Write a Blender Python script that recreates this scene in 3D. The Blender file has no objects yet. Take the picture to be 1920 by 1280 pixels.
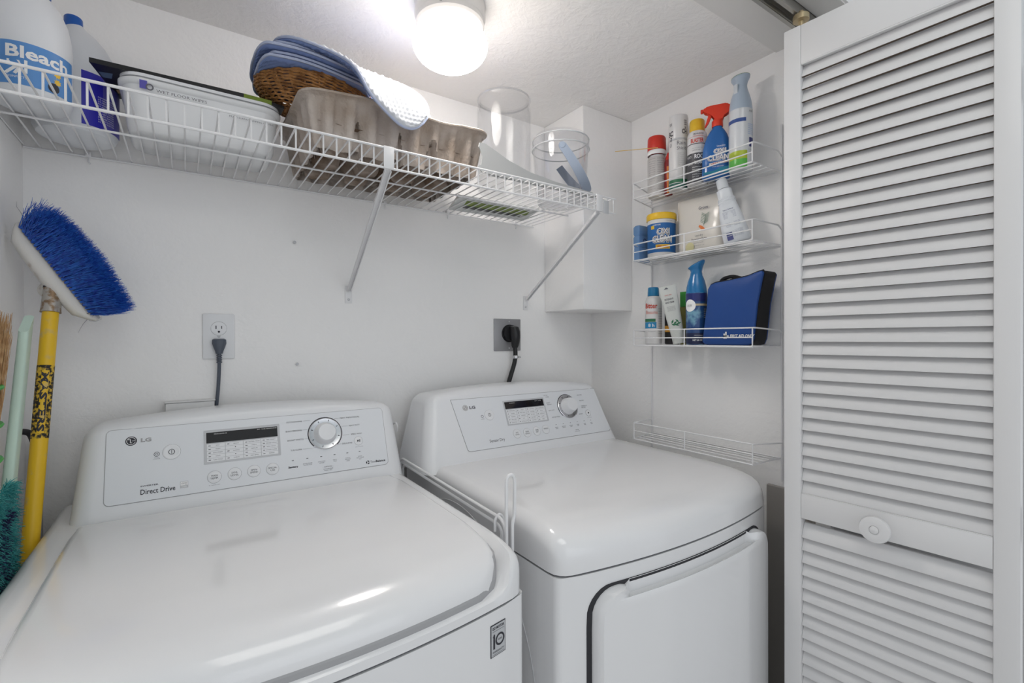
import bpy, bmesh, math, random
from mathutils import Vector, Matrix, Euler, noise
random.seed(7)
S = bpy.context.scene
COL = S.collection
sin, cos, pi, sqrt = math.sin, math.cos, math.pi, math.sqrt

# ---------------------------------------------------------------- camera
F, TH, PI_, RO = 901.87, .5942, -.0051, -.0036
fw = Vector((sin(TH)*cos(PI_), cos(TH)*cos(PI_), sin(PI_)))
r0 = Vector((cos(TH), -sin(TH), 0)); u0 = r0.cross(fw)
rr = r0*cos(RO)+u0*sin(RO); uu = -r0*sin(RO)+u0*cos(RO)
cd = bpy.data.cameras.new('camera'); cam = bpy.data.objects.new('camera', cd); COL.objects.link(cam)
m = Matrix.Identity(4)
for i in range(3):
    m[i][0] = rr[i]; m[i][1] = uu[i]; m[i][2] = -fw[i]
m.translation = Vector((0, 0, 1.32))
cam.matrix_world = m
cd.sensor_width = 36; cd.lens = F/1920*36; cd.clip_start = .01
S.camera = cam

# ---------------------------------------------------------------- world, lights, exposure
w = bpy.data.worlds.new('world'); S.world = w; w.use_nodes = True
w.node_tree.nodes['Background'].inputs[0].default_value = (.93, .955, 1, 1)
w.node_tree.nodes['Background'].inputs[1].default_value = .59
def area(name, loc, target, sx, sy, power, col):
    l = bpy.data.lights.new(name, 'AREA'); l.shape = 'RECTANGLE'; l.size = sx; l.size_y = sy; l.energy = power; l.color = col
    o = bpy.data.objects.new(name, l); COL.objects.link(o); o.location = loc
    o.rotation_euler = (Vector(target)-Vector(loc)).to_track_quat('-Z', 'Y').to_euler()
    return o
area('window_daylight', (.7, -2.3, 1.60), (0, 1.3, 1.3), 2.0, 1.6, 6, (.9, .95, 1))
area('added_overhead_fill', (.30, -.15, 2.42), (.30, .0, 0), .8, .8, 4, (1, .97, .92))  # unseen area light added overhead as fill for the closet
LAMP = 29
S.view_settings.view_transform = 'Standard'; S.view_settings.look = 'None'
S.view_settings.exposure = .32; S.view_settings.gamma = 1; S.view_settings.use_curve_mapping = False

# ---------------------------------------------------------------- materials
def mat(name, col, rough=.5, metal=0, spec=.5, coat=0, bump=None, emit=0, trans=0, ior=1.45, vary=None, alpha=1):
    m = bpy.data.materials.new(name); m.use_nodes = True; nt = m.node_tree; b = nt.nodes['Principled BSDF']
    b.inputs['Base Color'].default_value = (*col, 1); b.inputs['Roughness'].default_value = rough
    b.inputs['Metallic'].default_value = metal; b.inputs['Specular IOR Level'].default_value = spec
    b.inputs['Coat Weight'].default_value = coat; b.inputs['Coat Roughness'].default_value = .06
    b.inputs['IOR'].default_value = ior; b.inputs['Transmission Weight'].default_value = trans; b.inputs['Alpha'].default_value = alpha
    if emit:
        b.inputs['Emission Color'].default_value = (1, .94, .88, 1); b.inputs['Emission Strength'].default_value = emit
    tc = None
    if bump or vary: tc = nt.nodes.new('ShaderNodeTexCoord')
    if bump:  # (scale, strength, detail[, stretch])
        mp = nt.nodes.new('ShaderNodeMapping'); nt.links.new(tc.outputs['Object'], mp.inputs[0])
        if len(bump) > 3: mp.inputs['Scale'].default_value = bump[3]
        n = nt.nodes.new('ShaderNodeTexNoise'); n.inputs['Scale'].default_value = bump[0]; n.inputs['Detail'].default_value = bump[2]
        bp = nt.nodes.new('ShaderNodeBump'); bp.inputs['Strength'].default_value = bump[1]; bp.inputs['Distance'].default_value = .004
        nt.links.new(mp.outputs[0], n.inputs['Vector']); nt.links.new(n.outputs['Fac'], bp.inputs['Height']); nt.links.new(bp.outputs[0], b.inputs['Normal'])
    if vary:  # (scale, colour2, lo, hi)
        n = nt.nodes.new('ShaderNodeTexNoise'); n.inputs['Scale'].default_value = vary[0]; n.inputs['Detail'].default_value = 4
        nt.links.new(tc.outputs['Object'], n.inputs['Vector'])
        r = nt.nodes.new('ShaderNodeValToRGB'); r.color_ramp.elements[0].position = vary[2]; r.color_ramp.elements[1].position = vary[3]
        r.color_ramp.elements[0].color = (*col, 1); r.color_ramp.elements[1].color = (*vary[1], 1)
        nt.links.new(n.outputs['Fac'], r.inputs[0]); nt.links.new(r.outputs[0], b.inputs['Base Color'])
    return m

def plaster(name, col, strength):
    m = mat(name, col, .62, spec=.25); nt = m.node_tree; b = nt.nodes['Principled BSDF']
    tc = nt.nodes.new('ShaderNodeTexCoord')
    n1 = nt.nodes.new('ShaderNodeTexNoise'); n1.inputs['Scale'].default_value = 9; n1.inputs['Detail'].default_value = 6; n1.inputs['Roughness'].default_value = .6; n1.inputs['Distortion'].default_value = 1.2
    n2 = nt.nodes.new('ShaderNodeTexNoise'); n2.inputs['Scale'].default_value = 55; n2.inputs['Detail'].default_value = 3; n2.inputs['Distortion'].default_value = .8
    rp = nt.nodes.new('ShaderNodeValToRGB'); rp.color_ramp.elements[0].position = .45; rp.color_ramp.elements[1].position = .62
    mx = nt.nodes.new('ShaderNodeMath'); mx.operation = 'MULTIPLY_ADD'; mx.inputs[1].default_value = .6
    bp = nt.nodes.new('ShaderNodeBump'); bp.inputs['Strength'].default_value = strength; bp.inputs['Distance'].default_value = .005
    for n in (n1, n2): nt.links.new(tc.outputs['Object'], n.inputs['Vector'])
    nt.links.new(n1.outputs['Fac'], rp.inputs[0]); nt.links.new(rp.outputs[0], mx.inputs[0]); nt.links.new(n2.outputs['Fac'], mx.inputs[2])
    nt.links.new(mx.outputs[0], bp.inputs['Height']); nt.links.new(bp.outputs[0], b.inputs['Normal'])
    return m

def glass(name, col, alpha):
    m = bpy.data.materials.new(name); m.use_nodes = True; nt = m.node_tree
    for n in list(nt.nodes): nt.nodes.remove(n)
    out = nt.nodes.new('ShaderNodeOutputMaterial'); t = nt.nodes.new('ShaderNodeBsdfTransparent'); g = nt.nodes.new('ShaderNodeBsdfGlossy')
    g.inputs['Roughness'].default_value = .05; t.inputs[0].default_value = (*col, 1)
    lw = nt.nodes.new('ShaderNodeLayerWeight'); lw.inputs[0].default_value = alpha; mx = nt.nodes.new('ShaderNodeMixShader')
    nt.links.new(lw.outputs['Facing'], mx.inputs[0]); nt.links.new(t.outputs[0], mx.inputs[1]); nt.links.new(g.outputs[0], mx.inputs[2]); nt.links.new(mx.outputs[0], out.inputs[0])
    return m

WALL = plaster('wall_plaster', (.935, .928, .922), .22)
CEIL = plaster('ceiling_plaster', (.93, .915, .90), .34)
TRIM = mat('trim_paint', (.78, .78, .78), .45)
DOORP = mat('door_paint', (.75, .745, .75), .35)
FLOOR = mat('floor_tile', (.74, .71, .67), .4)
ENAM = mat('white_enamel', (.80, .80, .81), .16, coat=.6)
CONS = mat('console_plastic', (.80, .81, .83), .28, coat=.2)
PANEL = mat('panel_plastic', (.77, .79, .82), .3)
SEAM = mat('seam_grey', (.16, .16, .17), .6)
DARK = mat('dark_gap', (.03, .03, .035), .7)
GREY = mat('label_grey', (.38, .38, .39), .5)
LGREY = mat('light_grey', (.55, .56, .58), .4)
CHROME = mat('satin_chrome', (.62, .62, .64), .22, metal=.9)
INK = mat('black_ink', (.03, .03, .04), .6)
SOFTINK = mat('grey_ink', (.13, .13, .15), .6)
SCREEN = mat('display_glass', (.012, .009, .009), .12, coat=.4)
WIRE = mat('white_vinyl_wire', (.80, .80, .81), .35)
WHITE = mat('white_plastic', (.80, .81, .83), .35)
PUREW = mat('print_white', (.88, .88, .88), .5)

# ---------------------------------------------------------------- object helpers
OFF = {}
def thing(name, label, cat, loc=(0, 0, 0), group=None, kind=None):
    o = bpy.data.objects.new(name, None); COL.objects.link(o); o.location = loc; o.empty_display_size = .05
    if label: o['label'] = label
    if cat: o['category'] = cat
    if group: o['group'] = group
    if kind: o['kind'] = kind
    OFF[o.name] = Vector(loc); return o
def tag(o, label, cat, group=None):
    o['label'] = label; o['category'] = cat
    if group: o['group'] = group
    return o
def part(name, bm, m, parent=None, label=None, kind=None, sharp=38):
    me = bpy.data.meshes.new(name)
    if isinstance(bm, bpy.types.Mesh): raise TypeError
    bmesh.ops.remove_doubles(bm, verts=bm.verts, dist=1e-6)
    bmesh.ops.recalc_face_normals(bm, faces=bm.faces)
    a = math.radians(sharp)
    for f in bm.faces: f.smooth = True
    for e in bm.edges:
        if len(e.link_faces) == 2 and e.calc_face_angle(0) > a: e.smooth = False
    off = OFF.get(parent.name, Vector()) if parent else Vector()
    if off.length: bmesh.ops.translate(bm, verts=bm.verts, vec=-off)
    bm.to_mesh(me); bm.free(); me.materials.append(m)
    o = bpy.data.objects.new(name, me); COL.objects.link(o)
    if parent: o.parent = parent
    OFF[o.name] = off
    if label: o['label'] = label
    if kind: o['kind'] = kind
    return o
def solo(name, bm, m, label, cat, group=None):
    """a thing that is a single mesh, its origin at the base"""
    xs = [v.co.x for v in bm.verts]; ys = [v.co.y for v in bm.verts]; zs = [v.co.z for v in bm.verts]
    c = Vector(((min(xs)+max(xs))/2, (min(ys)+max(ys))/2, min(zs)))
    bmesh.ops.translate(bm, verts=bm.verts, vec=-c)
    o = part(name, bm, m); o.location = c; OFF[o.name] = c
    return tag(o, label, cat, group)
def struct(name, bm, m, parent=None):
    o = part(name, bm, m, parent)
    if not parent: o['kind'] = 'structure'
    return o
def dup(o, name, parent, loc):
    c = o.copy(); c.name = name; COL.objects.link(c); c.parent = parent; c.location = loc; OFF[c.name] = OFF[o.name]; return c

def box(x0, x1, y0, y1, z0, z1, bev=0, seg=2, bm=None):
    b = bmesh.new(); r = bmesh.ops.create_cube(b, size=1)
    for v in b.verts: v.co = Vector(((x0+x1)/2+v.co.x*(x1-x0), (y0+y1)/2+v.co.y*(y1-y0), (z0+z1)/2+v.co.z*(z1-z0)))
    if bev: bmesh.ops.bevel(b, geom=list(b.edges), offset=bev, segments=seg, affect='EDGES', profile=.5)
    return join(bm, b)
def join(bm, b, M=None):
    if M is not None: b.transform(M)
    if bm is None: return b
    me = bpy.data.meshes.new('tmp'); b.to_mesh(me); b.free(); bm.from_mesh(me); bpy.data.meshes.remove(me); return bm
def fillet(pts, r, n=4):
    pts = [Vector(p) for p in pts]; out = [pts[0]]
    for i in range(1, len(pts)-1):
        a, b, c = pts[i-1], pts[i], pts[i+1]; d1 = (a-b); d2 = (c-b); k = min(r, d1.length*.45, d2.length*.45)
        p = b+d1.normalized()*k; q = b+d2.normalized()*k
        for j in range(n+1):
            t = j/n; out.append(p*(1-t)**2+b*2*t*(1-t)+q*t*t)
    out.append(pts[-1]); return out
def tube(pts, r, seg=8, bm=None, closed=False, cap=True):
    pts = [Vector(p) for p in pts]; n = len(pts); R = r if isinstance(r, (list, tuple)) else [r]*n
    b = bm or bmesh.new(); rings = []; up = None
    for i, p in enumerate(pts):
        if closed: t = pts[(i+1) % n]-pts[i-1]
        else: t = pts[min(i+1, n-1)]-pts[max(i-1, 0)]
        t.normalize()
        if up is None:
            up = Vector((0, 0, 1)) if abs(t.z) < .9 else Vector((1, 0, 0))
        s = t.cross(up).normalized(); up = s.cross(t).normalized()
        rings.append([b.verts.new(p+(s*cos(2*pi*k/seg)+up*sin(2*pi*k/seg))*R[i]) for k in range(seg)])
    for i in range(n if closed else n-1):
        A, B = rings[i], rings[(i+1) % n]
        for k in range(seg): b.faces.new((A[k], A[(k+1) % seg], B[(k+1) % seg], B[k]))
    if cap and not closed:
        b.faces.new(rings[0][::-1]); b.faces.new(rings[-1])
    return b
def lathe(prof, c=(0, 0), seg=32, sx=1, sy=1, a0=0, a1=2*pi, off=0, bm=None, caps=True, rot=0):
    """profile [(r,z)], centre c; a0..a1 for a label patch"""
    b = bm or bmesh.new(); full = abs(a1-a0-2*pi) < 1e-6; n = seg if full else seg+1; rings = []
    for (r, z) in prof:
        ring = []
        for k in range(n):
            a = a0+(a1-a0)*k/seg; x = (r+off)*cos(a-rot)*sx; y = (r+off)*sin(a-rot)*sy
            ring.append(b.verts.new((c[0]+x*cos(rot)-y*sin(rot), c[1]+x*sin(rot)+y*cos(rot), z)))
        rings.append(ring)
    for A, B in zip(rings, rings[1:]):
        for k in range(n if full else n-1):
            b.faces.new((A[k], A[(k+1) % n], B[(k+1) % n], B[k]))
    if full and caps:
        b.faces.new(rings[0][::-1]); b.faces.new(rings[-1])
    return b
def band(prof, z0, z1):
    """cut a lathe profile to z0..z1"""
    def rz(z):
        for (ra, za), (rb, zb) in zip(prof, prof[1:]):
            if za <= z <= zb and zb > za: return ra+(rb-ra)*(z-za)/(zb-za)
        return prof[-1][0]
    return [(rz(z0), z0)]+[(r, z) for r, z in prof if z0 < z < z1]+[(rz(z1), z1)]
def prism(poly, o, u, v, t, bm=None):
    """2D polygon on plane o,u,v extruded by vector t"""
    b = bmesh.new(); o, u, v, t = map(Vector, (o, u, v, t))
    A = [b.verts.new(o+u*p[0]+v*p[1]) for p in poly]; B = [b.verts.new(x.co+t) for x in A]; n = len(A)
    b.faces.new(A); b.faces.new(B[::-1])
    for i in range(n): b.faces.new((A[i], A[(i+1) % n], B[(i+1) % n], B[i]))
    return join(bm, b)
def flat(poly, o, u, v, bm=None):
    b = bm or bmesh.new(); o, u, v = map(Vector, (o, u, v))
    b.faces.new([b.verts.new(o+u*p[0]+v*p[1]) for p in poly]); return b
def rrect(x0, x1, y0, y1, r, n=5):
    out = []
    for cx, cy, a in ((x1-r, y1-r, 0), (x0+r, y1-r, pi/2), (x0+r, y0+r, pi), (x1-r, y0+r, 3*pi/2)):
        for k in range(n+1): out.append((cx+r*cos(a+k/n*pi/2), cy+r*sin(a+k/n*pi/2)))
    return out
def circ(x, y, r, n=24, ry=None):
    return [(x+r*cos(2*pi*k/n), y+(ry or r)*sin(2*pi*k/n)) for k in range(n)]
def ring(x, y, r1, r2, o, u, v, bm, a0=0, a1=2*pi, n=28):
    o, u, v = map(Vector, (o, u, v)); prev = None
    for k in range(n+1):
        a = a0+(a1-a0)*k/n
        p = [bm.verts.new(o+u*(x+r*cos(a))+v*(y+r*sin(a))) for r in (r1, r2)]
        if prev: bm.faces.new((prev[0], prev[1], p[1], p[0]))
        prev = p
    return bm
def line2(x0, y0, x1, y1, w, o, u, v, bm):
    d = Vector((x1-x0, y1-y0)); d.normalize(); n = Vector((-d.y, d.x))*w/2
    return flat([(x0+n.x, y0+n.y), (x0-n.x, y0-n.y), (x1-n.x, y1-n.y), (x1+n.x, y1+n.y)], o, u, v, bm)

_tc = {}
def glyphs(s, bold=0):
    """list of (verts2d, faces) of a text, height 1 cap = ~.7"""
    if (s, bold) in _tc: return _tc[(s, bold)]
    c = bpy.data.curves.new('t', 'FONT'); c.body = s; c.size = 1; c.offset = bold; c.resolution_u = 2; c.fill_mode = 'FRONT'
    o = bpy.data.objects.new('t', c); COL.objects.link(o)
    bpy.context.view_layer.update()
    me = bpy.data.meshes.new_from_object(o.evaluated_get(bpy.context.evaluated_depsgraph_get()))
    V = [(v.co.x, v.co.y) for v in me.vertices]; Fc = [tuple(p.vertices) for p in me.polygons]
    bpy.data.objects.remove(o); bpy.data.curves.remove(c); bpy.data.meshes.remove(me)
    xs = [p[0] for p in V]; x0, x1 = min(xs), max(xs); ys = [p[1] for p in V]; h = max(ys); y0 = 0
    V = [((x-(x0+x1)/2)/h, (y-h/2)/h) for x, y in V]
    _tc[(s, bold)] = (V, Fc, (x1-x0)/h); return _tc[(s, bold)]
def text(bm, s, x, y, h, o, u, v, width=None, bold=0, align='c', shear=0, rot=0):
    """text of cap height h centred at (x,y) on the plane o,u,v"""
    V, Fc, W = glyphs(s, bold); sx = h if width is None else width/W
    o, u, v = map(Vector, (o, u, v)); dx = {'c': 0, 'l': W*sx/2, 'r': -W*sx/2}[align]
    cr, sr = cos(rot), sin(rot); vs = []
    for a, b in V:
        px = a*sx+dx+b*h*shear; py = b*h
        vs.append(bm.verts.new(o+u*(x+px*cr-py*sr)+v*(y+px*sr+py*cr)))
    for f in Fc:
        try: bm.faces.new([vs[i] for i in f])
        except ValueError: pass
    return bm
def wrap(bm, s, phi, z, h, c, rad, width=None, bold=0, rot=0, sy=1):
    """text bent round a vertical cylinder, centred on angle phi; rad number or function of z"""
    V, Fc, W = glyphs(s, bold); sx = h if width is None else width/W; vs = []
    for a, b in V:
        px, py = a*sx, b*h; px, py = px*cos(rot)-py*sin(rot), px*sin(rot)+py*cos(rot)
        R = rad(z+py) if callable(rad) else rad
        an = phi+px/R; vs.append(bm.verts.new((c[0]+R*cos(an), c[1]+R*sin(an), z+py)))
    for f in Fc:
        try: bm.faces.new([vs[i] for i in f])
        except ValueError: pass
    return bm
def camphi(x, y): return math.atan2(-y, -x)   # direction of the room's open front, seen from a thing
def rect(x0, x1, y0, y1): return [(x0, y0), (x1, y0), (x1, y1), (x0, y1)]
def strands(n, fn, bm=None):
    """fn(i)->(list of points, radius): three sided tapering hairs"""
    b = bm or bmesh.new()
    for i in range(n):
        pts, r = fn(i); m_ = len(pts); prev = None
        for j, p in enumerate(pts):
            p = Vector(p); t = (Vector(pts[min(j+1, m_-1)])-Vector(pts[max(j-1, 0)])).normalized()
            s = t.cross(Vector((.31, .42, .85))).normalized(); q = t.cross(s); rj = r*(1-.75*j/(m_-1))
            cur = [b.verts.new(p+(s*cos(a)+q*sin(a))*rj) for a in (0, 2.09, 4.19)]
            if prev:
                for k in range(3): b.faces.new((prev[k], prev[(k+1) % 3], cur[(k+1) % 3], cur[k]))
            prev = cur
    return b

# ================================================================ SETTING
D, XR, XL, H = 1.42, 1.345, -.285, 2.107
YO = .50           # plane of the closet opening
struct('wall_back', box(XL-.1, XR+.1, D, D+.1, 0, H+.1), WALL)
struct('wall_left', box(XL-.1, XL, YO, D, 0, H+.1), WALL)
struct('wall_right', box(XR, XR+.1, YO, D, 0, H+.1), WALL)
struct('ceiling', box(XL, XR, .69, D, H, H+.1), CEIL)
struct('floor', box(-2.4, 2.6, -2.6, D, -.05, 0), FLOOR)
struct('wall_corner', box(1.108, XR, 1.208, D, 1.42, H, .002, 1), WALL)      # boxed-in duct in the corner
HEAD = mat('header_paint', (.80, .79, .77), .5)
struct('trim_1', box(XL, XR, YO, .69, H-.004, H+.1), HEAD)                   # head of the opening
struct('wall_front_left', box(-2.4, XL, YO-.1, YO, 0, 2.45), WALL)
struct('wall_front_right', box(XR, 2.6, YO-.1, YO, 0, 2.45), WALL)
struct('wall_front_over_opening', box(XL, XR, YO-.005, YO, H, 2.45), WALL)
struct('ceiling_room', box(-2.4, 2.6, -2.6, YO, 2.45, 2.5), mat('room_ceiling', (.62, .70, .72), .5))
GP = mat('shaded_panel_grey', (.33, .31, .29), .35, bump=(30, .1, 2))  # the shadow beside the dryer is put into this grey
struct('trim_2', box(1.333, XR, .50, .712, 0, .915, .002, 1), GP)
SLATB = mat('slat_underside_brown', (.085, .060, .040), .8)  # dark brown for the downward faces of the slats
# folding door track
METAL = mat('track_metal', (.46, .45, .42), .35, metal=.8)
tr = thing('door_track', 'metal track for the folding door under the head of the closet opening', 'track', (.55, .575, 2.07))
b = box(XL, XR-.002, .558, .561, 2.078, H-.005); box(XL, XR-.002, .592, .595, 2.078, H-.005, bm=b); box(XL, XR-.002, .558, .595, 2.1, H-.005, bm=b)
box(XL, XR-.002, .561, .567, 2.078, 2.08, bm=b); box(XL, XR-.002, .586, .592, 2.078, 2.08, bm=b)
part('channel', b, METAL, tr)
part('roller', lathe([(.006, 2.034), (.006, 2.06), (.017, 2.062), (.017, 2.074), (.006, 2.076), (.006, 2.084)], (1.196, .556), 20), mat('roller_brass', (.55, .45, .28), .35, metal=.7), tr)

# louvred folding door
def louvre_door(name, P0, ang, flip=1):
    d = Vector((sin(ang), -cos(ang), 0)); n = Vector((cos(ang), sin(ang), 0))*flip      # along the panel, and towards the closet wall
    o = thing(name, None, None, (P0[0], P0[1], 0), kind='structure')
    M = Matrix((( d.x, n.x, 0, P0[0]), (d.y, n.y, 0, P0[1]), (0, 0, 1, 0), (0, 0, 0, 1)))
    def pb(nm, s0, s1, t0, t1, z0, z1, bev, m_=DOORP):
        b = box(s0, s1, t0, t1, z0, z1, bev); b.transform(M); return part(nm, b, m_, o)
    Wd, T = .381, .028
    pb('stile', 0, .036, 0, T, .012, 2.028, .0025); pb('stile', .347, Wd, 0, T, .012, 2.028, .0025)
    pb('rail', .0362, .3468, .001, T, 1.940, 2.027, .001); pb('rail', .0362, .3468, .001, T, .911, .967, .001); pb('rail', .0362, .3468, .001, T, .013, .15, .001)
    # slats: outer edge low
    b = bmesh.new(); hx, hz = .0215, .0300
    t_ = .0028; pr = [(.0040, .0008), (.0044, .0001), (.0115, 0), (.0120, .0006), (.0265, .0302), (.0262, .0308), (.0192, .0310), (.0186, .0304)]
    b = prism(pr, (.0365, 0, 0), (0, 1, 0), (0, 0, 1), (.3100, 0, 0)); b.transform(M)
    # slat mesh is made at z = 0 once, then shared
    s0 = None
    for zb, n_ in ((.9685, 34), (.1525, 26)):
        for k in range(n_):
            z = zb+k*.02856
            if s0 is None:
                s0 = part('slat', b, DOORP, o, sharp=60); s0.location.z = z; s0.data.materials.append(SLATB)
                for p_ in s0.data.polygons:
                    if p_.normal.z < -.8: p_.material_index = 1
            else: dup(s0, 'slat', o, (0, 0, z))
    b = box(.0365, .3465, .0015, .006, 1.9375, 1.9399); box(.0365, .3465, .0015, .006, .9671, .9685, bm=b); b.transform(M)
    part('bead', b, DOORP, o)
    return o, M
d1, MD = louvre_door('door_1', (1.15, .573), .0664)
kb = lathe([(.0001, 0), (.012, 0), (.011, .01), (.016, .016), (.0255, .021), (.027, .026), (.0255, .030), (.018, .032), (.009, .0315), (.0078, .030), (.0072, .0325), (.003, .034), (.0001, .0342)], (0, 0), 32)
kb.transform(MD @ Matrix.Translation((.182, 0, .937)) @ Matrix.Rotation(pi/2, 4, 'X'))
part('door_knob', kb, DOORP, d1)
d2, _ = louvre_door('door_2', (1.287, .566), -.0750)
b = bmesh.new()
for z in (.35, 1.0, 1.75): tube([(1.1805, .186, z-.03), (1.1805, .186, z+.03)], .004, 8, b)
part('hinge', b, CHROME, d1)

# ================================================================ CEILING LAMP
L = thing('ceiling_lamp', 'round white mushroom glass ceiling lamp, lit', 'lamp', (.52, 1.025, H))
part('lamp_base', lathe([(.060, 2.0535), (.076, 2.0545), (.080, 2.060), (.079, 2.072), (.083, 2.078), (.083, 2.086), (.081, 2.092), (.083, H-.0005)], (.52, 1.025), 48), mat('lamp_base_white', (.72, .70, .68), .35), L)
GL = mat('lamp_glow', (1, 1, 1), .3, emit=LAMP)
_nt = GL.node_tree; _b = _nt.nodes['Principled BSDF']       # emission graded weaker by the base, to keep the ceiling from blowing out
_g = _nt.nodes.new('ShaderNodeNewGeometry'); _s = _nt.nodes.new('ShaderNodeSeparateXYZ'); _m = _nt.nodes.new('ShaderNodeMapRange')
_nt.links.new(_g.outputs['Position'], _s.inputs[0]); _nt.links.new(_s.outputs['Z'], _m.inputs['Value']); _nt.links.new(_m.outputs[0], _b.inputs['Emission Strength'])
_m.inputs['From Min'].default_value = 1.985; _m.inputs['From Max'].default_value = 2.030; _m.inputs['To Min'].default_value = LAMP; _m.inputs['To Max'].default_value = LAMP*.13
pr = [(.0005, -.052)]+[(.0880*sin(a), -.052*cos(a)) for a in [k*pi/24 for k in range(1, 24)]][:20]
part('lamp_globe', lathe([(r, z+2.0135) for r, z in pr if z < .040]+[(.060, 2.0535)], (.52, 1.025), 48), GL, L)
part('thumb_screw', lathe([(.003, 2.064), (.003, 2.066)], (.466, .964), 8), CHROME, L)

# ================================================================ WASHER AND DRYER
def cover(xc, hw, yf, bow, yb, z0, prof, rs, R, xn=16, ez=0):
    b = bmesh.new(); rings = []
    ds = [p for p in prof]
    for d, h in ds+[(yb-yf, ds[-1][1])]:
        e = max(0, R-d); w_ = hw-(R-sqrt(max(0, R*R-e*e))); r = min(rs, (h-z0)*.9)
        pts = [(-w_, z0), (-w_, z0+(h-r-z0)*.5)]
        for k in range(6): a = pi-k/5*pi/2; pts.append((-w_+r+r*cos(a), h-r+r*sin(a)))
        for k in range(1, xn): pts.append((-w_+r+(2*w_-2*r)*k/xn, h))
        for k in range(6): a = pi/2-k/5*pi/2; pts.append((w_-r+r*cos(a), h-r+r*sin(a)))
        pts += [(w_, z0+(h-r-z0)*.5), (w_, z0)]
        rings.append([b.verts.new((xc+x, yf+d+bow*(x/hw)**2*max(0, 1-d/.35), z)) for x, z in pts])
    for A, B in zip(rings, rings[1:]):
        for k in range(len(A)-1): b.faces.new((A[k], A[k+1], B[k+1], B[k]))
    A = rings[0]; lo = [b.verts.new((v.co.x, v.co.y, z0)) for v in A[1:-1]]; lo = [A[0]]+lo+[A[-1]]
    for k in range(len(A)-1): 
        f = []
        for v in (A[k], A[k+1], lo[k+1], lo[k]):
            if v not in f: f.append(v)
        if len(f) > 2: b.faces.new(f)
    return b
def planbody(xc, hw, yf, bow, yb, z0, z1, R=.016, inset=0):
    pts = [(xc-hw+inset, yb), (xc-hw+inset, yf+bow+R)]
    n = 5
    for k in range(1, n+1):
        a = pi+k/n*pi/2; pts.append((xc-hw+inset+R+R*cos(a), yf+bow+inset+R+R*sin(a)))
    for k in range(1, 20):
        x = -(hw-R)+2*(hw-R)*k/20; pts.append((xc+x, yf+inset+bow*(x/hw)**2))
    for k in range(0, n): 
        a = 3*pi/2+k/n*pi/2; pts.append((xc+hw-inset-R+R*cos(a), yf+bow+inset+R+R*sin(a)))
    pts += [(xc+hw-inset, yf+bow+R), (xc+hw-inset, yb)]
    return prism(pts, (0, 0, z0), (1, 0, 0), (0, 1, 0), (0, 0, z1-z0))
def console(x0, x1, y1, ztop, arch, tl, tr_, Y0=0, yb=1.36, slope=.365, zb=.962, endr=.034, fr=.035, er=.03):
    """leaning control console; front plane passes (y1, z=1.0) with the given slope"""
    b = bmesh.new(); st = []; xc = (x0+x1)/2; hw = (x1-x0)/2
    xs = [x0+endr*(1-cos(k/6*pi/2)) for k in range(7)]+[x0+endr+(2*hw-2*endr)*k/18 for k in range(1, 18)]+[x1-endr*(1-cos(k/6*pi/2)) for k in range(6, -1, -1)]
    for x in xs:
        e = max(0, endr-(x-x0), endr-(x1-x))/endr; g = 1-sqrt(max(0, 1-e*e)); u = (x-xc)/hw
        top = ztop-arch*u*u-er*g*.8; back = fr*g
        def fy(z): return y1+slope*(z-1.0)+back
        sec = [(fy(zb)-.002, zb), (fy(.985), .985), (fy(1.0), 1.0)]
        zt = top-.022
        for k in range(1, 7): z = 1+(zt-1)*k/6; sec.append((fy(z), z))
        for k in range(1, 7): a = k/6*pi/2; sec.append((fy(zt)+.022*(1-cos(a))+.004*k/6, zt+.022*sin(a)))
        sec += [(fy(zt)+.05, top+.001), (yb, top-.004), (yb, zb)]
        ringv = []
        for y, z in sec:
            tp = (tl*(1-(x-x0)/(2*hw))-tr_*((x-x0)/(2*hw)))*(z-zb)/.2
            ringv.append(b.verts.new((x+tp, y, z)))
        st.append(ringv)
    for A, B in zip(st, st[1:]):
        n = len(A)
        for k in range(n): b.faces.new((A[k], A[(k+1) % n], B[(k+1) % n], B[k]))
    b.faces.new(st[0]); b.faces.new(st[-1][::-1])
    return b

class Pan:
    def __init__(s, o, slope):
        s.o = Vector(o); s.u = Vector((1, 0, 0)); s.v = Vector((0, slope, 1)).normalized(); s.n = s.u.cross(s.v)
    def at(s, k): return (s.o+s.n*k, s.u, s.v)
def disc(P, x, y, prof, seg=32, lean=0):
    """turned piece standing on the panel; prof [(r, height above panel)]"""
    b = lathe(prof, (0, 0), seg); M = Matrix.Identity(4)
    for i in range(3): M[i][0] = P.u[i]; M[i][1] = P.v[i]; M[i][2] = P.n[i]
    M.translation = P.o+P.u*x+P.v*y; b.transform(M); return b
def logo(b, P, k, x, y, r, s):
    """round emblem with a letter pair, and the word beside it"""
    a = P.at(k); ring(x, y, 0.0001, r*.99, *P.at(k-.0002), b[0]); 
    ring(x, y, r*.70, r*.80, *a, b[1], pi*.1, pi*1.9); line2(x+r*.15, y, x+r*.78, y, r*.1, *a, b[1]); line2(x-r*.12, y-r*.38, x-r*.12, y+r*.42, r*.12, *a, b[1]); line2(x-r*.12, y-r*.38, x+r*.2, y-r*.38, r*.12, *a, b[1])
    ring(x-r*.38, y+r*.36, 0.0001, r*.12, *a, b[1], n=8)
    text(b[2], 'LG', x+r*2.55, y, s*1.1, *a, bold=.045, width=s*2.5)

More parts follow.
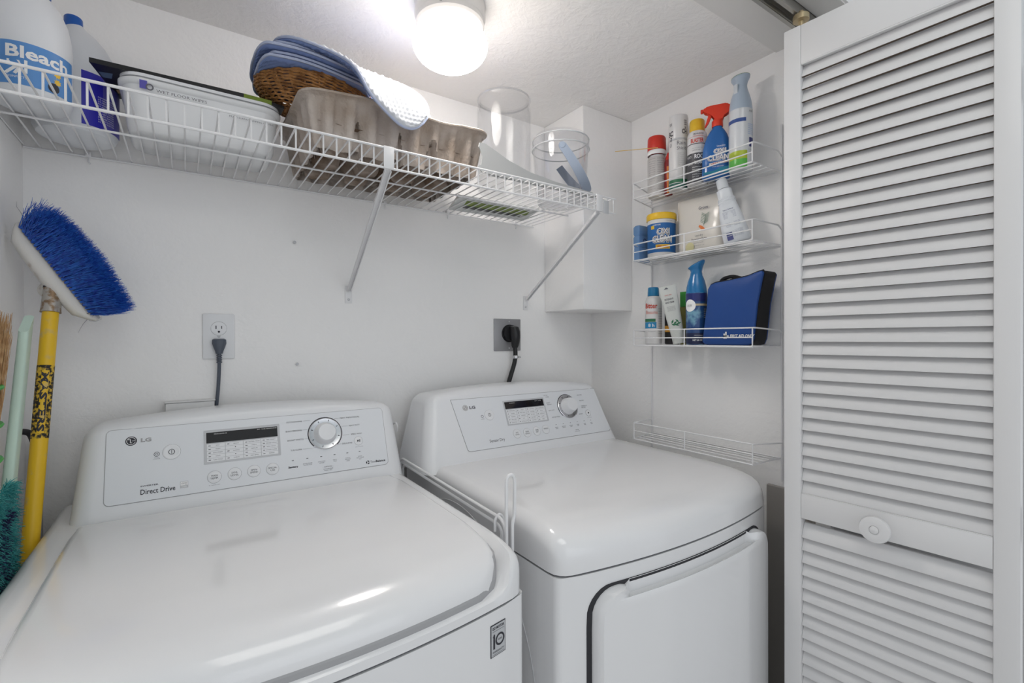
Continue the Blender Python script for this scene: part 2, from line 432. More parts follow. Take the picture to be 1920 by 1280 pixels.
def machine(kind, x0, x1, xc, bow, yf, label, P, dat):
    hw = .346
    t = thing('washing_machine' if kind == 'w' else 'clothes_dryer', label, 'washer' if kind == 'w' else 'dryer', (xc, 1.0, 0))
    part('cabinet', planbody(xc, hw, yf, bow, 1.36, .035, .893), ENAM, t)
    part('base_seam', planbody(xc, hw, yf, bow, 1.358, .89, .900, inset=.004), SEAM, t)
    for sx in (-1, 1):
        for y in (.74, 1.28): part('foot', lathe([(.022, 0), (.022, .012), (.01, .016), (.01, .036)], (xc+sx*.29, y), 16), DARK, t)
    return t
# ---------- washer
WX = .123
w_ = machine('w', 0, 0, WX, .042, .614, 'white top-loading washing machine on the left, its lid closed, warranty sticker on the front', None, None)
b = cover(WX, .346, .614, .042, 1.36, .897, [(0, .918), (.003, .932), (.008, .945), (.014, .954), (.022, .959), (.030, .962), (.045, .966), (.07, .970), (.12, .973), (.4, .974)], .022, .030, xn=40)
for v in b.verts:        # the front dips below the lid's lip between the two corners
    d = v.co.y-(.614+.042*((v.co.x-WX)/.346)**2); k = min(1, max(0, (.322-abs(v.co.x-WX))/.028)); k = k*k*(3-2*k)
    tgt = .909 if d < .002 else .911+min(d, .03)*.35
    if d < .09 and v.co.z > .90: v.co.z += (min(v.co.z, tgt)-v.co.z)*k*min(1, max(0, (.09-d)/.04))
part('top_cover', b, ENAM, w_)
part('lid', cover(WX+.006, .302, .622, .036, 1.176, .914, [(0, .927), (.003, .938), (.008, .947), (.018, .957), (.035, .966), (.06, .9735), (.10, .980), (.15, .9835), (.3, .985), (.48, .985), (.545, .979)], .014, .055), ENAM, w_)
# thin shadow joint round the lid
part('lid_joint', cover(WX+.006, .3045, .620, .036, 1.17, .912, [(0, .921), (.01, .932), (.02, .948), (.03, .9585), (.045, .9655), (.07, .9705), (.12, .9735), (.4, .9745)], .012, .057), GREY, w_)
cw = part('control_console', console(-.188, .470, 1.20, 1.168, .022, .018, .012), CONS, w_)
P = Pan((0, 1.20, 1.0), .365)
a = P.at(.0004)
part('panel_outline', prism(rrect(-.1352, .4272, .0, .1485, .010), *P.at(-.002), P.n*.0026, None), GREY, cw)
part('panel', prism(rrect(-.1340, .4260, .0013, .1475, .009), *P.at(-.002), P.n*.0034, None), PANEL, cw)
K = .0018
ink, soft, gry, wht, lgt = [bmesh.new() for _ in range(5)]
logo((ink, wht, gry), P, K, -.0951, .1227, .0095, .0070)
# power button and icon
b = disc(P, -.0278, .0921, [(.0155, .001), (.0155, .0022), (.0135, .0030), (.0125, .0028), (.0001, .0026)]); part('power_button', b, WHITE, cw)
ring(-.0278, .0921, .0148, .0158, *P.at(K), soft); ring(-.0278, .0921, .0046, .0056, *P.at(.0034), ink); line2(-.0278, .0885, -.0278, .0955, .0009, *P.at(.0035), ink)
ring(-.0530, .0905, .0040, .0050, *P.at(K), soft); ring(-.0530, .0905, .0016, .0024, *P.at(K), soft); text(soft, 'WRINKLE', -.053, .0835, .0014, *P.at(K)); text(soft, 'GUARANTEE', -.053, .0810, .0014, *P.at(K))
text(ink, 'Direct Drive', -.0500, .0185, .0098, *P.at(K), width=.0570, bold=.012); text(soft, 'INVERTER', -.0640, .0300, .0026, *P.at(K), width=.029, bold=.03)
flat(rect(-.0135, .0005, .0150, .0285), *P.at(K-.0002), lgt); flat(rect(-.0127, -.0003, .0205, .0277), *P.at(K), wht); text(gry, 'energy', -.0065, .0243, .0035, *P.at(K+.0002), width=.010); text(wht, 'STAR', -.0065, .0178, .0026, *P.at(K+.0002))
def display(P, cons, x0, x1, y0, y1, sc, tb, words):
    f = part('display_frame', prism(rrect(x0, x1, y0, y1, .002), *P.at(0), P.n*.0022, None), LGREY, cons)
    part('display_window', prism(rrect(x0+sc, x1-sc, tb, y1-sc*1.1, .0006), *P.at(.0012), P.n*.0014, None), SCREEN, cons)
    g = bmesh.new(); cw_ = (x1-x0-2*sc)/4; rh = (tb-.002-y0-sc*.8)/5
    for i in range(4):
        for j in range(5):
            cx = x0+sc+cw_*i; cy = y0+sc*.8+rh*(4-j)
            flat(rrect(cx+.0006, cx+cw_-.0008, cy+.0004, cy+rh-.0004, .0005, 2), *P.at(.0024), g)
            wd = words[i][j]
            if wd == '*': ring(cx+cw_*.55, cy+rh/2, .0001, rh*.14, *P.at(.0026), ink, n=8); continue
            line2(cx+cw_*.10, cy+rh/2, cx+cw_*.22, cy+rh/2, rh*.17, *P.at(.0026), ink)
            text(soft, wd, cx+cw_*.6, cy+rh/2, rh*.30, *P.at(.0026), width=min(cw_*.62, len(wd)*rh*.28))
    part('indicator_cells', g, WHITE, cons)
WW = (('HOT', 'WARM', 'ECO WARM', 'COLD', 'TAP COLD'), ('HEAVY', '*', 'NORMAL', '*', 'LIGHT'), ('EXTRA HIGH', 'HIGH', 'MEDIUM', 'LOW', 'NO SPIN'), ('PRE WASH+', 'RINSE+SPIN', 'SPIN ONLY', 'STAIN CARE', 'RINSE'))
display(P, cw, .0285, .1785, .0570, .1300, .0050, .1015, WW)
text(wht, 'PROCESSING', .060, .1205, .0020, *P.at(.0029), width=.024); text(wht, 'EST. TIME REMAINING', .152, .1215, .0020, *P.at(.0029), width=.040)
for x, y, s1, s2 in ((.0469, .0286, 'WASH', 'TEMP.'), (.0846, .0295, 'SOIL', 'LEVEL'), (.1218, .0295, 'SPIN', 'SPEED'), (.1593, .0284, 'SPECIAL', 'USE')):
    part('push_button', disc(P, x, y, [(.0128, .001), (.0128, .0022), (.0118, .0029), (.0001, .0031)]), WHITE, cw)
    ring(x, y, .0127, .0133, *P.at(K), gry)
    for s_, dy in ((s1, .0026), (s2, -.0028)): text(ink, s_, x, y+dy, .0037, *P.at(.0034), width=min(.0175, len(s_)*.0030))
text(soft, 'EL CHILDLOCK', .047, .0120, .0013, *P.at(K), width=.020)
def knob(P, cons, x, y, R, r, kh, zlift=0):
    part('dial_ring', disc(P, x, y, [(R, .001), (R, .0030), (R*.95, .0042), (R*.8, .0034), (R*.62, .0030), (.0001, .003)], 48), CHROME, cons)
    part('dial_knob', disc(P, x, y, [(R*.70, .003), (R*.66, .006), (r*1.08, kh*.75), (r, kh*.93), (r*.93, kh), (.0001, kh*1.01)], 48), WHITE, cons)
    ring(x, y, R*1.0, R*1.05, *P.at(K), ink, -pi*.27, pi*1.25)
    for k in range(8):
        an = pi*(.30-.2)+k*pi*.245+pi*1.32
        line2(x+R*.78*cos(an), y+R*.78*sin(an), x+R*.88*cos(an), y+R*.88*sin(an), .0013, *P.at(.0045), ink)
knob(P, cw, .2790, .0960, .0385, .0205, .024)
for s_, x, y, al, lx0, lx1 in (('COTTON/NORMAL', .2290, .1313, 'r', .231, .247), ('BULKY/BEDDING', .2265, .1098, 'r', .228, .240), ('BRIGHT WHITES', .2290, .0880, 'r', .231, .240), ('TUB CLEAN', .2235, .0645, 'r', .226, .256),
        ('PERM. PRESS/CASUAL', .3170, .1300, 'l', .302, .315), ('HEAVY DUTY', .3370, .1090, 'l', .318, .335), ('SPEED WASH', .3400, .0868, 'l', .320, .336), ('DELICATES', .3170, .0660, 'l', .306, .315)):
    text(ink, s_, x, y, .0034, *P.at(K), width=len(s_)*.0027, align=al); line2(lx0, y, lx1, y, .0004, *P.at(K), soft)
part('push_button', disc(P, .3570, .0685, [(.0105, .001), (.0105, .0022), (.0095, .0028), (.0001, .003)]), WHITE, cw)
ring(.3570, .0685, .0104, .0110, *P.at(K), gry); flat([(.3535, .0655), (.3575, .0685), (.3535, .0715)], *P.at(.0034), ink)
for dx in (.0010, .0032): line2(.357+dx, .0655, .357+dx, .0715, .0012, *P.at(.0034), ink)
text(soft, '3 SEC. FOR LOCK', .3575, .0540, .0016, *P.at(K), width=.020)
for x, y, ss in ((.2025, .039, ('TROMM',)), (.2341, .0395, ('EXTRA RINSE', 'WATER PLUS')), (.2653, .0395, ('COLD WASH', 'OPTION')), (.2963, .0400, ('DELAY', 'WASH')), (.3268, .0400, ('CUSTOM', 'PROGRAM', 'SAVE')), (.3570, .0400, ('RINSE', 'ADD. RINSE', 'SET'))):
    line2(x-.0022, y+.002, x+.0022, y+.002, .0012, *P.at(K), ink)
    if len(ss) == 1: text(ink, 'Sanitary', x, .0265, .0042, *P.at(K), width=.021, bold=.04); continue
    for i, s_ in enumerate(ss): text(soft, s_, x, .0300-i*.0034, .0022, *P.at(K), width=len(s_)*.00185)
text(soft, '- OPTION -', .2790, .0160, .0030, *P.at(K), width=.024); text(soft, 'CUSTOM PROGRAM', .2790, .0110, .0024, *P.at(K), width=.022); text(soft, 'PRESS 3 SEC.', .2790, .0076, .0020, *P.at(K), width=.018)
ring(.3745, .0120, .0018, .0046, *P.at(K), ink, .3, 1.8, 8); ring(.3745, .0120, .0018, .0046, *P.at(K), ink, 2.4, 3.9, 8); ring(.3745, .0120, .0018, .0046, *P.at(K), ink, 4.5, 6.0, 8)
text(ink, 'True', .3810, .0122, .0052, *P.at(K), width=.0135, align='l'); text(ink, 'Balance', .3950, .0122, .0052, *P.at(K), width=.0240, align='l', bold=.03)
for nm, b, m_ in (('printed_lettering', ink, INK), ('small_lettering', soft, SOFTINK), ('grey_lettering', gry, GREY), ('white_lettering', wht, PUREW), ('energy_mark', lgt, LGREY)): part(nm, b, m_, cw, kind='stuff')
# warranty sticker, on the bowed front
so = Vector((.3890, .614+.042*((.389-WX)/.343)**2-.0008, .822)); su = Vector((.032, 2*.042*(.28)/.343**2*.032, 0)).normalized(); sv = Vector((0, 0, 1)); sn = su.cross(sv)
sk = part('warranty_sticker', prism(rect(0, .032, 0, .0505), so, su, sv, sn*.0005), INK, w_)
b = flat(rect(.0012, .0308, .0012, .0493), so+sn*.0008, su, sv); part('sticker_face', b, mat('sticker_silver', (.50, .51, .53), .4), sk)
b = bmesh.new(); A = (so+sn*.0011, su, sv)
text(b, 'DD MOTOR', .016, .0445, .0042, *A, width=.025, bold=.03); line2(.003, .0395, .029, .0395, .0004, *A, b)
flat([(.0050, .0120), (.0088, .0120), (.0088, .0350), (.0060, .0350), (.0040, .0310), (.0050, .0310)], *A, b); ring(.0195, .0240, .0068, .0098, *A, b)
text(b, 'YEAR', .0195, .0240, .0028, *A, width=.010); text(b, 'WARRANTY', .016, .0072, .0030, *A, width=.025); text(b, 'ON DIRECT DRIVE MOTOR', .016, .0032, .0014, *A, width=.026)
part('sticker_print', b, INK, sk, kind='stuff')
# ---------- dryer
DX = .886
d_ = machine('d', 0, 0, DX, .037, .620, 'white clothes dryer on the right, under the wire rack, front door with scooped handle', None, None)
part('top_cover', cover(DX, .346, .620, .037, 1.36, .897, [(0, .926), (.003, .936), (.008, .945), (.018, .955), (.035, .964), (.06, .970), (.10, .975), (.16, .978), (.4, .979)], .028, .030), ENAM, d_)
cw = part('control_console', console(.512, 1.240, 1.18, 1.178, .018, .050, .045, slope=.438, endr=.034, er=.03), CONS, d_)
P = Pan((.53, 1.18, 1.0), .438)
def skewq(g): # the dryer panel leans in at both ends
    return [(x+(.060*(1-(x-.10)/.58) * 0)*y, y) for x, y in g]
quadp = [(.1275, .0035), (.1180, .010)]
pl = [(.1290, .0040), (.6700, .0040), (.6775, .0090), (.6560, .1590), (.0950, .1590), (.1185, .0105), (.1220, .0055)]
part('panel_outline', prism([(x, y) for x, y in pl], *P.at(-.002), P.n*.0026, None), GREY, cw)
cx_, cy_ = .386, .081
part('panel', prism([(cx_+(x-cx_)*.9955, cy_+(y-cy_)*.982) for x, y in pl], *P.at(-.002), P.n*.0034, None), PANEL, cw)
ink, soft, gry, wht, lgt = [bmesh.new() for _ in range(5)]
logo((gry, wht, soft), P, K, .1375, .1309, .0090, .0080)
part('power_button', disc(P, .212, .103, [(.0155, .001), (.0155, .0022), (.0135, .0030), (.0125, .0028), (.0001, .0026)]), WHITE, cw)
ring(.212, .103, .0150, .0160, *P.at(K), gry); ring(.212, .103, .0042, .0052, *P.at(.0034), ink); line2(.212, .0995, .212, .1065, .0009, *P.at(.0035), ink)
ring(.1872, .1010, .0030, .0042, *P.at(K), soft); text(soft, 'WRINKLE', .1872, .0930, .0018, *P.at(K))
text(ink, 'Sensor Dry', .2204, .0264, .0085, *P.at(K), width=.052)
DWW = (('MORE DRY', 'DRYER', 'NORMAL', 'LESS DRY', 'DAMP DRY'), ('HIGH', 'MED HIGH', 'MEDIUM', 'LOW', 'ULTRA LOW'), ('60 MIN', '50 MIN', '40 MIN', '30 MIN', '20 MIN'), ('CHECK FILTER', 'FULL', 'WRINKLE', 'DAMP', 'COOL'))
display(P, cw, .2680, .4250, .0640, .1420, .0045, .1150, DWW)
text(wht, 'PROCESSING', .300, .1325, .0020, *P.at(.0029), width=.020); text(wht, 'EST. TIME', .400, .1325, .0020, *P.at(.0029), width=.024)
for x, y, s1, s2 in ((.2936, .037, 'DRY', 'LEVEL'), (.331, .036, 'TEMP.', 'CONTROL'), (.368, .0369, 'TIME', 'DRY'), (.4041, .038, 'SIGNAL', '')):
    part('push_button', disc(P, x, y, [(.0135, .001), (.0135, .0022), (.0122, .0029), (.0001, .0031)]), WHITE, cw)
    ring(x, y, .0134, .0141, *P.at(K), gry)
    for s_, dy in ((s1, .0028), (s2, -.0030)):
        if s_: text(ink, s_, x, y+dy, .0036, *P.at(.0034), width=min(.018, len(s_)*.0030))
knob(P, cw, .5160, .1040, .0400, .0225, .030)
for s_, x, y, al in (('COTTON/', .445, .1480, 'r'), ('NORMAL', .450, .1420, 'r'), ('BULKY/', .448, .1220, 'r'), ('BEDDING', .452, .1165, 'r'), ('HEAVY DUTY', .458, .0965, 'r'), ('ANTI BACTERIAL', .474, .0735, 'r'),
        ('DELICATES', .5700, .1390, 'l'), ('SPEED DRY', .5730, .1190, 'l'), ('FRESHEN UP', .5760, .1000, 'l'), ('TIME DRY', .5740, .0945, 'l'), ('AIR DRY', .5560, .0735, 'l')):
    text(soft, s_, x, y, .0034, *P.at(K), width=len(s_)*.0024, align=al)
part('push_button', disc(P, .5969, .0741, [(.0105, .001), (.0105, .0022), (.0095, .0028), (.0001, .003)]), WHITE, cw)
ring(.5969, .0741, .0104, .0112, *P.at(K), soft); ring(.5969, .0741, .0001, .0028, *P.at(.0034), ink); text(soft, '3 SEC. LOCK', .5975, .0585, .0018, *P.at(K), width=.020)
for i, ss in enumerate((('ENERGY', 'SAVER'), ('DAMP DRY', 'SIGNAL'), ('WRINKLE', 'CARE'), ('CHILD', 'LOCK'), ('LESS', 'TIME'), ('MORE', 'TIME'))):
    x = .4487+i*.0301; line2(x-.0018, .0488, x+.0018, .0488, .0012, *P.at(K), ink)
    for j, s_ in enumerate(ss): text(soft, s_, x, .0400-j*.0036, .0026, *P.at(K), width=len(s_)*.0021)
text(soft, 'OPTION', .5294, .0230, .0028, *P.at(K), width=.014); text(soft, 'CUSTOM PROGRAM', .5294, .0185, .0024, *P.at(K), width=.020)
for nm, b, m_ in (('printed_lettering', ink, INK), ('small_lettering', soft, SOFTINK), ('grey_lettering', gry, GREY), ('white_lettering', wht, PUREW)): part(nm, b, m_, cw, kind='stuff')
lgt.free()
# door of the dryer with a scooped top edge
def dryer_front(x): return .620+.037*((x-DX)/.343)**2
dcx, dhw = .890, .284
def door_mesh(grow, depth, zt, zb, scoop, R=.05):
    b = bmesh.new(); rows = []
    rws = [(zb, 0), (zb+.002, 1)]+[(zb+.02+(zt-.07-zb-.02)*k/6, 1) for k in range(7)]
    arc = [(zt-R*(1-sin(k/7*pi/2)), 1) for k in range(1, 8)]
    us = [-1+2*k/40 for k in range(41)]; us = [-1, -.99, -.975, -.95]+[u for u in us if abs(u) < .94]+[.95, .975, .99, 1]
    def hw(z):
        e = max(0, z-(zt-R)); return dhw+grow-(R-sqrt(max(0, R*R-e*e)))
    allr = rws+arc; n = len(allr)
    for i, (z, f) in enumerate(allr):
        row = []
        for u in us:
            edge = min(1, (1-abs(u))/.025); p = depth*(1-(1-edge)**2*.45); x = dcx+u*hw(z); zz = z
            if not f: p *= .6
            if i == n-1: p *= .72
            if scoop:
                k = min(1, max(0, (.93-abs(u))/.06)); k = k*k*(3-2*k)
                j = i-(n-8)        # last rows
                tgt = {1: (.812, depth), 2: (.832, depth), 3: (.8425, depth), 4: (.8455, depth*.93), 5: (.8440, depth*.80), 6: (.838, depth*.5), 7: (.842, depth*.2)}
                if j in tgt: zz = z+(tgt[j][0]-z)*k; p = p+(tgt[j][1]-p)*k
            row.append(b.verts.new((x, dryer_front(x)-p, zz)))
        if i == 0 or i == n-1: pass
        rows.append(row)
    if scoop:
        row = []
        for k_, u in enumerate(us):
            v = rows[-1][k_]; kk = min(1, max(0, (.93-abs(u))/.06)); kk = kk*kk*(3-2*kk)
            row.append(b.verts.new((v.co.x, v.co.y+(dryer_front(v.co.x)-.003-v.co.y)*(.0+kk), v.co.z+(zt+.004-v.co.z)*kk)))
        rows.append(row)
    for A, B in zip(rows, rows[1:]):
        for k in range(len(A)-1): b.faces.new((A[k], A[k+1], B[k+1], B[k]))
    # side skirt back to the body
    loop = [r[0] for r in rows]+rows[-1][1:]+[r[-1] for r in rows[:-1]][::-1]+rows[0][1:-1][::-1]
    back = [b.verts.new((v.co.x, dryer_front(v.co.x)+.002, v.co.z)) for v in loop]
    for k in range(len(loop)): b.faces.new((loop[k], loop[(k+1) % len(loop)], back[(k+1) % len(loop)], back[k]))
    return b
part('door_gap_dark', door_mesh(.009, .0035, .8660, .10, False, .055), DARK, d_)  # dark slab behind the door, painting the shade in its gap
part('door', door_mesh(0, .026, .862, .11, True), ENAM, d_)
# pressed circle on the dryer's side
b = bmesh.new(); pts = [(.5397, 1.04+.322*cos(a), .60+.322*sin(a)) for a in [k*2*pi/64 for k in range(64)]]
tube(pts, .0014, 6, b, closed=True); part('side_groove', b, LGREY, d_)

# ================================================================ WIRE SHELF
ZS = 1.733
sh = thing('wire_shelf', 'long white wire shelf high on the back wall, on slanting braces', 'shelf', (.38, D, ZS))
b = bmesh.new(); tube(fillet([(0, 0, -.043), (0, 0, 0), (0, .405, 0)], .006, 4), .0018, 6, b)
w0 = part('deck_wire', b, WIRE, sh); w0.data.transform(Matrix.Translation((0, 0, 0)))
OFFW = Vector((.38, D, ZS))
for v in w0.data.vertices: v.co += OFFW          # undo the shift of part(): this mesh is drawn about its own origin
def wpos(x): return Vector((x, 1.012, ZS))-OFFW
w0.location = wpos(-.2825)
for k in range(1, 53): dup(w0, 'deck_wire', sh, wpos(-.2825+.02557*k))
for nm, y, z, r in (('front_rail', 1.009, ZS-.001, .0027), ('lip_rail', 1.009, ZS-.044, .0027), ('middle_rail', 1.222, ZS-.0045, .0024), ('back_rail', 1.414, ZS-.0045, .0024)):
    part(nm, tube([(-.2835, y, z), (1.053, y, z)], r, 8), WIRE, sh)
def brace(xt, xb):
    b = bmesh.new(); top = Vector((xt, 1.013, ZS-.046)); bot = Vector((xb, 1.4135, 1.462)); d = (bot-top); dn = d.normalized(); s = Vector((1, 0, 0)); s = (s-dn*s.dot(dn)).normalized(); q = dn.cross(s)
    def sec(p, wd, dp): return [b.verts.new(p+s*a*wd+q*c*dp) for a, c in ((-1, -.3), (1, -.3), (1, 1), (.7, 1), (.7, 0), (-.7, 0), (-.7, 1), (-1, 1))]
    A, B = sec(top, .0075, .006), sec(bot, .0058, .006)
    for k in range(8): b.faces.new((A[k], A[(k+1) % 8], B[(k+1) % 8], B[k]))
    b.faces.new(A); b.faces.new(B[::-1])
    p = part('brace', b, WIRE, sh)
    pb = box(xb-.010, xb+.010, D-.003, D, 1.425, 1.475, .0012); part('foot_plate', pb, WIRE, p)
    part('screw', disc(Pan((xb, D-.003, 1.436), 0), 0, 0, [(.0038, 0), (.003, .002), (.0001, .0022)], 12), LGREY, p)
    part('lip_clip', box(xt-.0115, xt+.0115, 1.005, 1.0065, ZS-.046, ZS+.002, .0006), WIRE, p)
brace(.362, .388); brace(.985, 1.018)
cm = None
for x in (-.179, .496, .705, .973):
    b = bmesh.new(); box(x-.005, x+.005, 1.411, D, ZS-.006, ZS+.006, .001, bm=b); tube([(x, 1.414, ZS-.006), (x, 1.412, ZS-.016), (x+.002, 1.417, ZS-.019)], .0018, 6, b)
    part('wall_clip', b, WIRE, sh)
part('end_bracket', box(1.000, 1.022, 1.0045, 1.0062, ZS-.05, ZS-.012, .0008), LGREY, sh)

ZT = ZS+.0022
BW = mat('bottle_white', (.76, .78, .81), .4)
LBL = mat('label_blue', (.10, .28, .62), .4); DBL = mat('label_deep_blue', (.025, .02, .42), .4); VBL = mat('label_violet_blue', (.10, .09, .42), .4)
YEL = mat('print_yellow', (.85, .55, .06), .5); CAPB = mat('cap_blue', (.01, .10, .42), .35)
# bleach bottle
c = (-.2275, 1.19)
bl = thing('bleach_bottle', 'big white bleach bottle with light blue label, at the left end of the wire shelf', 'bottle', (*c, ZT))
pr = [(.044, ZT), (.051, ZT+.004), (.0555, ZT+.014), (.0555, ZT+.110), (.0545, ZT+.130), (.050, ZT+.155), (.041, ZT+.178), (.029, ZT+.194), (.020, ZT+.203), (.018, ZT+.212)]
part('body', lathe(pr, c, 48), BW, bl)
ph = camphi(*c)
part('label', lathe(band(pr, ZT+.016, ZT+.088), c, 40, a0=ph-1.05, a1=ph+1.25, off=.0005), LBL, bl)
b = bmesh.new(); wrap(b, 'Bleach', ph+.20, ZT+.0715, .0200, c, .0565, width=.086, bold=.03)
_unused = [(-.030, .031), (-.024, .042), (-.028, .043), (-.016, .060), (-.0145, .044), (-.019, .043), (-.021, .031)]
def wdisc(bm, x0, z1, r, phi, z0, c, R, n=20):
    prev = None
    for q in (.0, .25, .5, .75, 1):
        cur = [bm.verts.new((c[0]+R*cos(phi+(x0+q*r*cos(k*2*pi/n))/R), c[1]+R*sin(phi+(x0+q*r*cos(k*2*pi/n))/R), z0+z1+q*r*sin(k*2*pi/n))) for k in range(n)]
        if prev:
            for k in range(n): bm.faces.new((prev[k], prev[(k+1) % n], cur[(k+1) % n], cur[k]))
        prev = cur
def wpoly(bm, poly, phi, z0, c, R): bm.faces.new([bm.verts.new((c[0]+R*cos(phi+x/R), c[1]+R*sin(phi+x/R), z0+z)) for x, z in poly])
wpoly(b, [(-.034, .034), (-.022, .045), (-.030, .047), (-.030, .056), (-.014, .056), (-.010, .046), (-.018, .032), (-.022, .034), (-.017, .043), (-.030, .031)], ph, ZT, c, .0564)
wpoly(b, [(-.008, .036), (-.004, .036), (-.004, .058), (-.008, .058)], ph, ZT, c, .0564)
wrap(b, 'DISINFECTS', ph-.018/.0565, ZT+.028, .0035, c, .0566)
part('label_print', b, PUREW, bl, kind='stuff')
b = bmesh.new(); ring2 = [(x*.0065+.036, z*.0065+.038) for x, z in [(cos(k*pi/8)*(1 if k % 2 else .6), sin(k*pi/8)*(1 if k % 2 else .6)) for k in range(16)]]
wpoly(b, ring2, ph, ZT, c, .0565); wpoly(b, [(x, z+.013) for x, z in ring2], ph, ZT, c, .0565); part('label_stars', b, YEL, bl, kind='stuff')
b = bmesh.new(); wdisc(b, .030, .026, .0085, ph, ZT, c, .0566); part('label_seal', b, INK, bl)
part('cap', lathe([(.0205, ZT+.200), (.0215, ZT+.202), (.0215, ZT+.228), (.019, ZT+.231), (.0001, ZT+.231)], (c[0]+.006, c[1]), 24), CAPB, bl)
# second jug
c = (-.187, 1.335)
jg = thing('detergent_jug', 'white rounded jug with deep blue label and blue cap behind the bleach bottle', 'bottle', (*c, ZT))
pr = [(.052, ZT), (.062, ZT+.005), (.068, ZT+.018), (.069, ZT+.128), (.067, ZT+.150), (.060, ZT+.175), (.048, ZT+.198), (.033, ZT+.216), (.019, ZT+.228), (.0125, ZT+.236)]
part('body', lathe(pr, c, 48), BW, jg)
ph = camphi(*c)
part('label', lathe(band(pr, ZT+.016, ZT+.122), c, 24, a0=ph+.10, a1=ph+.62, off=.0005), DBL, jg)
part('label_side', lathe(band(pr, ZT+.016, ZT+.122), c, 24, a0=ph+.62, a1=ph+1.5, off=.0005), VBL, jg)
b = bmesh.new()
for k in range(12): wrap(b, 'STAIN LIFTER' if k % 3 else 'POWER WASH', ph+.72, ZT+.078-k*.0045, .0024, c, .0702, width=.034)
part('label_print', b, PUREW, jg, kind='stuff')
part('cap', lathe([(.0145, ZT+.226), (.0155, ZT+.228), (.0150, ZT+.250), (.013, ZT+.253), (.0001, ZT+.253)], (c[0]-.004, c[1]), 24), CAPB, jg)
# wet wipes tub
wt = thing('wipes_tub', 'flat white plastic wipes tub with rim on the wire shelf, black pouch on its top', 'tub', (.055, 1.28, ZT))
b = bmesh.new(); rings = []
for z, g, r in ((0, -.016, .03), (.003, -.012, .033), (.012, -.008, .035), (.088, 0, .038), (.090, .004, .04), (.094, .006, .04), (.098, .006, .04), (.101, .003, .04), (.103, -.004, .036)):
    rings.append([b.verts.new((x, y, ZT+z)) for x, y in rrect(-.105-g, .176+g, 1.192-g, 1.362+g, r, 8)])
for A, B in zip(rings, rings[1:]):
    for k in range(len(A)): b.faces.new((A[k], A[(k+1) % len(A)], B[(k+1) % len(A)], B[k]))
b.faces.new(rings[0][::-1]); b.faces.new(rings[-1]); part('tub', b, mat('tub_plastic', (.78, .79, .80), .25), wt)
part('lid', prism(rrect(-.108, .179, 1.189, 1.365, .04, 8), (0, 0, ZT+.1035), (1, 0, 0), (0, 1, 0), (0, 0, .006)), WHITE, wt)
so = Vector((0, 1.1905, ZT)); b = bmesh.new(); A = (so, (1, 0, 0), (0, -.06, 1))
flat(rect(-.074, -.062, .078, .094), *A, b); part('label_patch', b, VBL, wt)
b = bmesh.new(); A = (so-Vector((0, .0006, 0)), (1, 0, 0), (0, -.06, 1))
ring(-.058, .083, .004, .0065, *A, b); text(b, 'WET FLOOR WIPES', -.005, .079, .0055, *A, width=.085); text(b, 'MULTI SURFACE WIPING CLOTHS', .120, .062, .0035, *A, width=.085)
part('tub_print', b, SOFTINK, wt, kind='stuff')
# black pouch on top
BLK = mat('pouch_black', (.012, .012, .014), .3); OLV = mat('pouch_green', (.17, .24, .02), .4)
zz = ZT+.1097
pc = thing('black_pouch', 'thin glossy black and green pouch lying on top of the white wipes tub', 'pouch', (.03, 1.24, zz))
part('pouch', prism([(-.150, 1.198), (.105, 1.190), (.105, 1.335), (-.120, 1.345)], (0, 0, zz), (1, 0, 0), (0, 1, 0), (0, 0, .009)), BLK, pc)
part('green_band', prism([(.1052, 1.190), (.160, 1.192), (.155, 1.335), (.1052, 1.335)], (0, 0, zz), (1, 0, 0), (0, 1, 0), (0, 0, .009)), OLV, pc)
part('pouch_end', prism([(.1602, 1.192), (.186, 1.198), (.180, 1.330), (.1552, 1.335)], (0, 0, zz), (1, 0, 0), (0, 1, 0), (0, 0, .006)), BLK, pc)
b = bmesh.new()
flat([(-.140, 1.230), (-.118, 1.225), (-.122, 1.25), (-.136, 1.252)], (0, 0, zz-.0004), (1, 0, 0), (0, 1, 0), b)
part('pouch_picture', b, mat('picture_blue', (.12, .18, .28), .4), pc)
b = bmesh.new(); text(b, 'PODS', -.116, 1.285, .010, (0, 0, zz-.0005), (1, 0, 0), (0, -1, 0), width=.02) if 0 else flat([(-.120, 1.300), (-.110, 1.296), (-.108, 1.312), (-.118, 1.316)], (0, 0, zz-.0004), (1, 0, 0), (0, 1, 0), b)
part('pouch_mark', b, mat('picture_tan', (.55, .35, .20), .4), pc)

# moulded pulp tray
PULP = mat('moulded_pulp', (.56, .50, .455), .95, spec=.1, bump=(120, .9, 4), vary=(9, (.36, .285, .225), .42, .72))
PULPD = PULP
tx0, tx1, ty0, ty1 = .214, .643, 1.075, 1.375
zr = 1.851; zb_ = ZT+.001
pt = thing('pulp_tray', 'big grey-brown moulded pulp carrier tray with ribbed sides in the middle of the wire shelf', 'tray', (.43, 1.225, ZT))
b = bmesh.new(); rings = []
NR = 420; slots = (.320, .418, .500)
def outline(n):
    base = rrect(tx0, tx1, ty0, ty1, .03, 8); P_ = base+[base[0]]; L_ = [0]; pts = []
    for p, q in zip(P_, P_[1:]): L_.append(L_[-1]+math.dist(p, q))
    j = 0
    for i in range(n):
        s_ = L_[-1]*i/n
        while L_[j+1] < s_: j += 1
        f = (s_-L_[j])/(L_[j+1]-L_[j]); pts.append((P_[j][0]+(P_[j+1][0]-P_[j][0])*f, P_[j][1]+(P_[j+1][1]-P_[j][1])*f))
    out = []
    for i in range(n):
        a, b_ = Vector(pts[i-2]), Vector(pts[(i+2) % n]); t = (b_-a).normalized(); out.append((pts[i][0], pts[i][1], t.y, -t.x, L_[-1]*i/n))
    return out
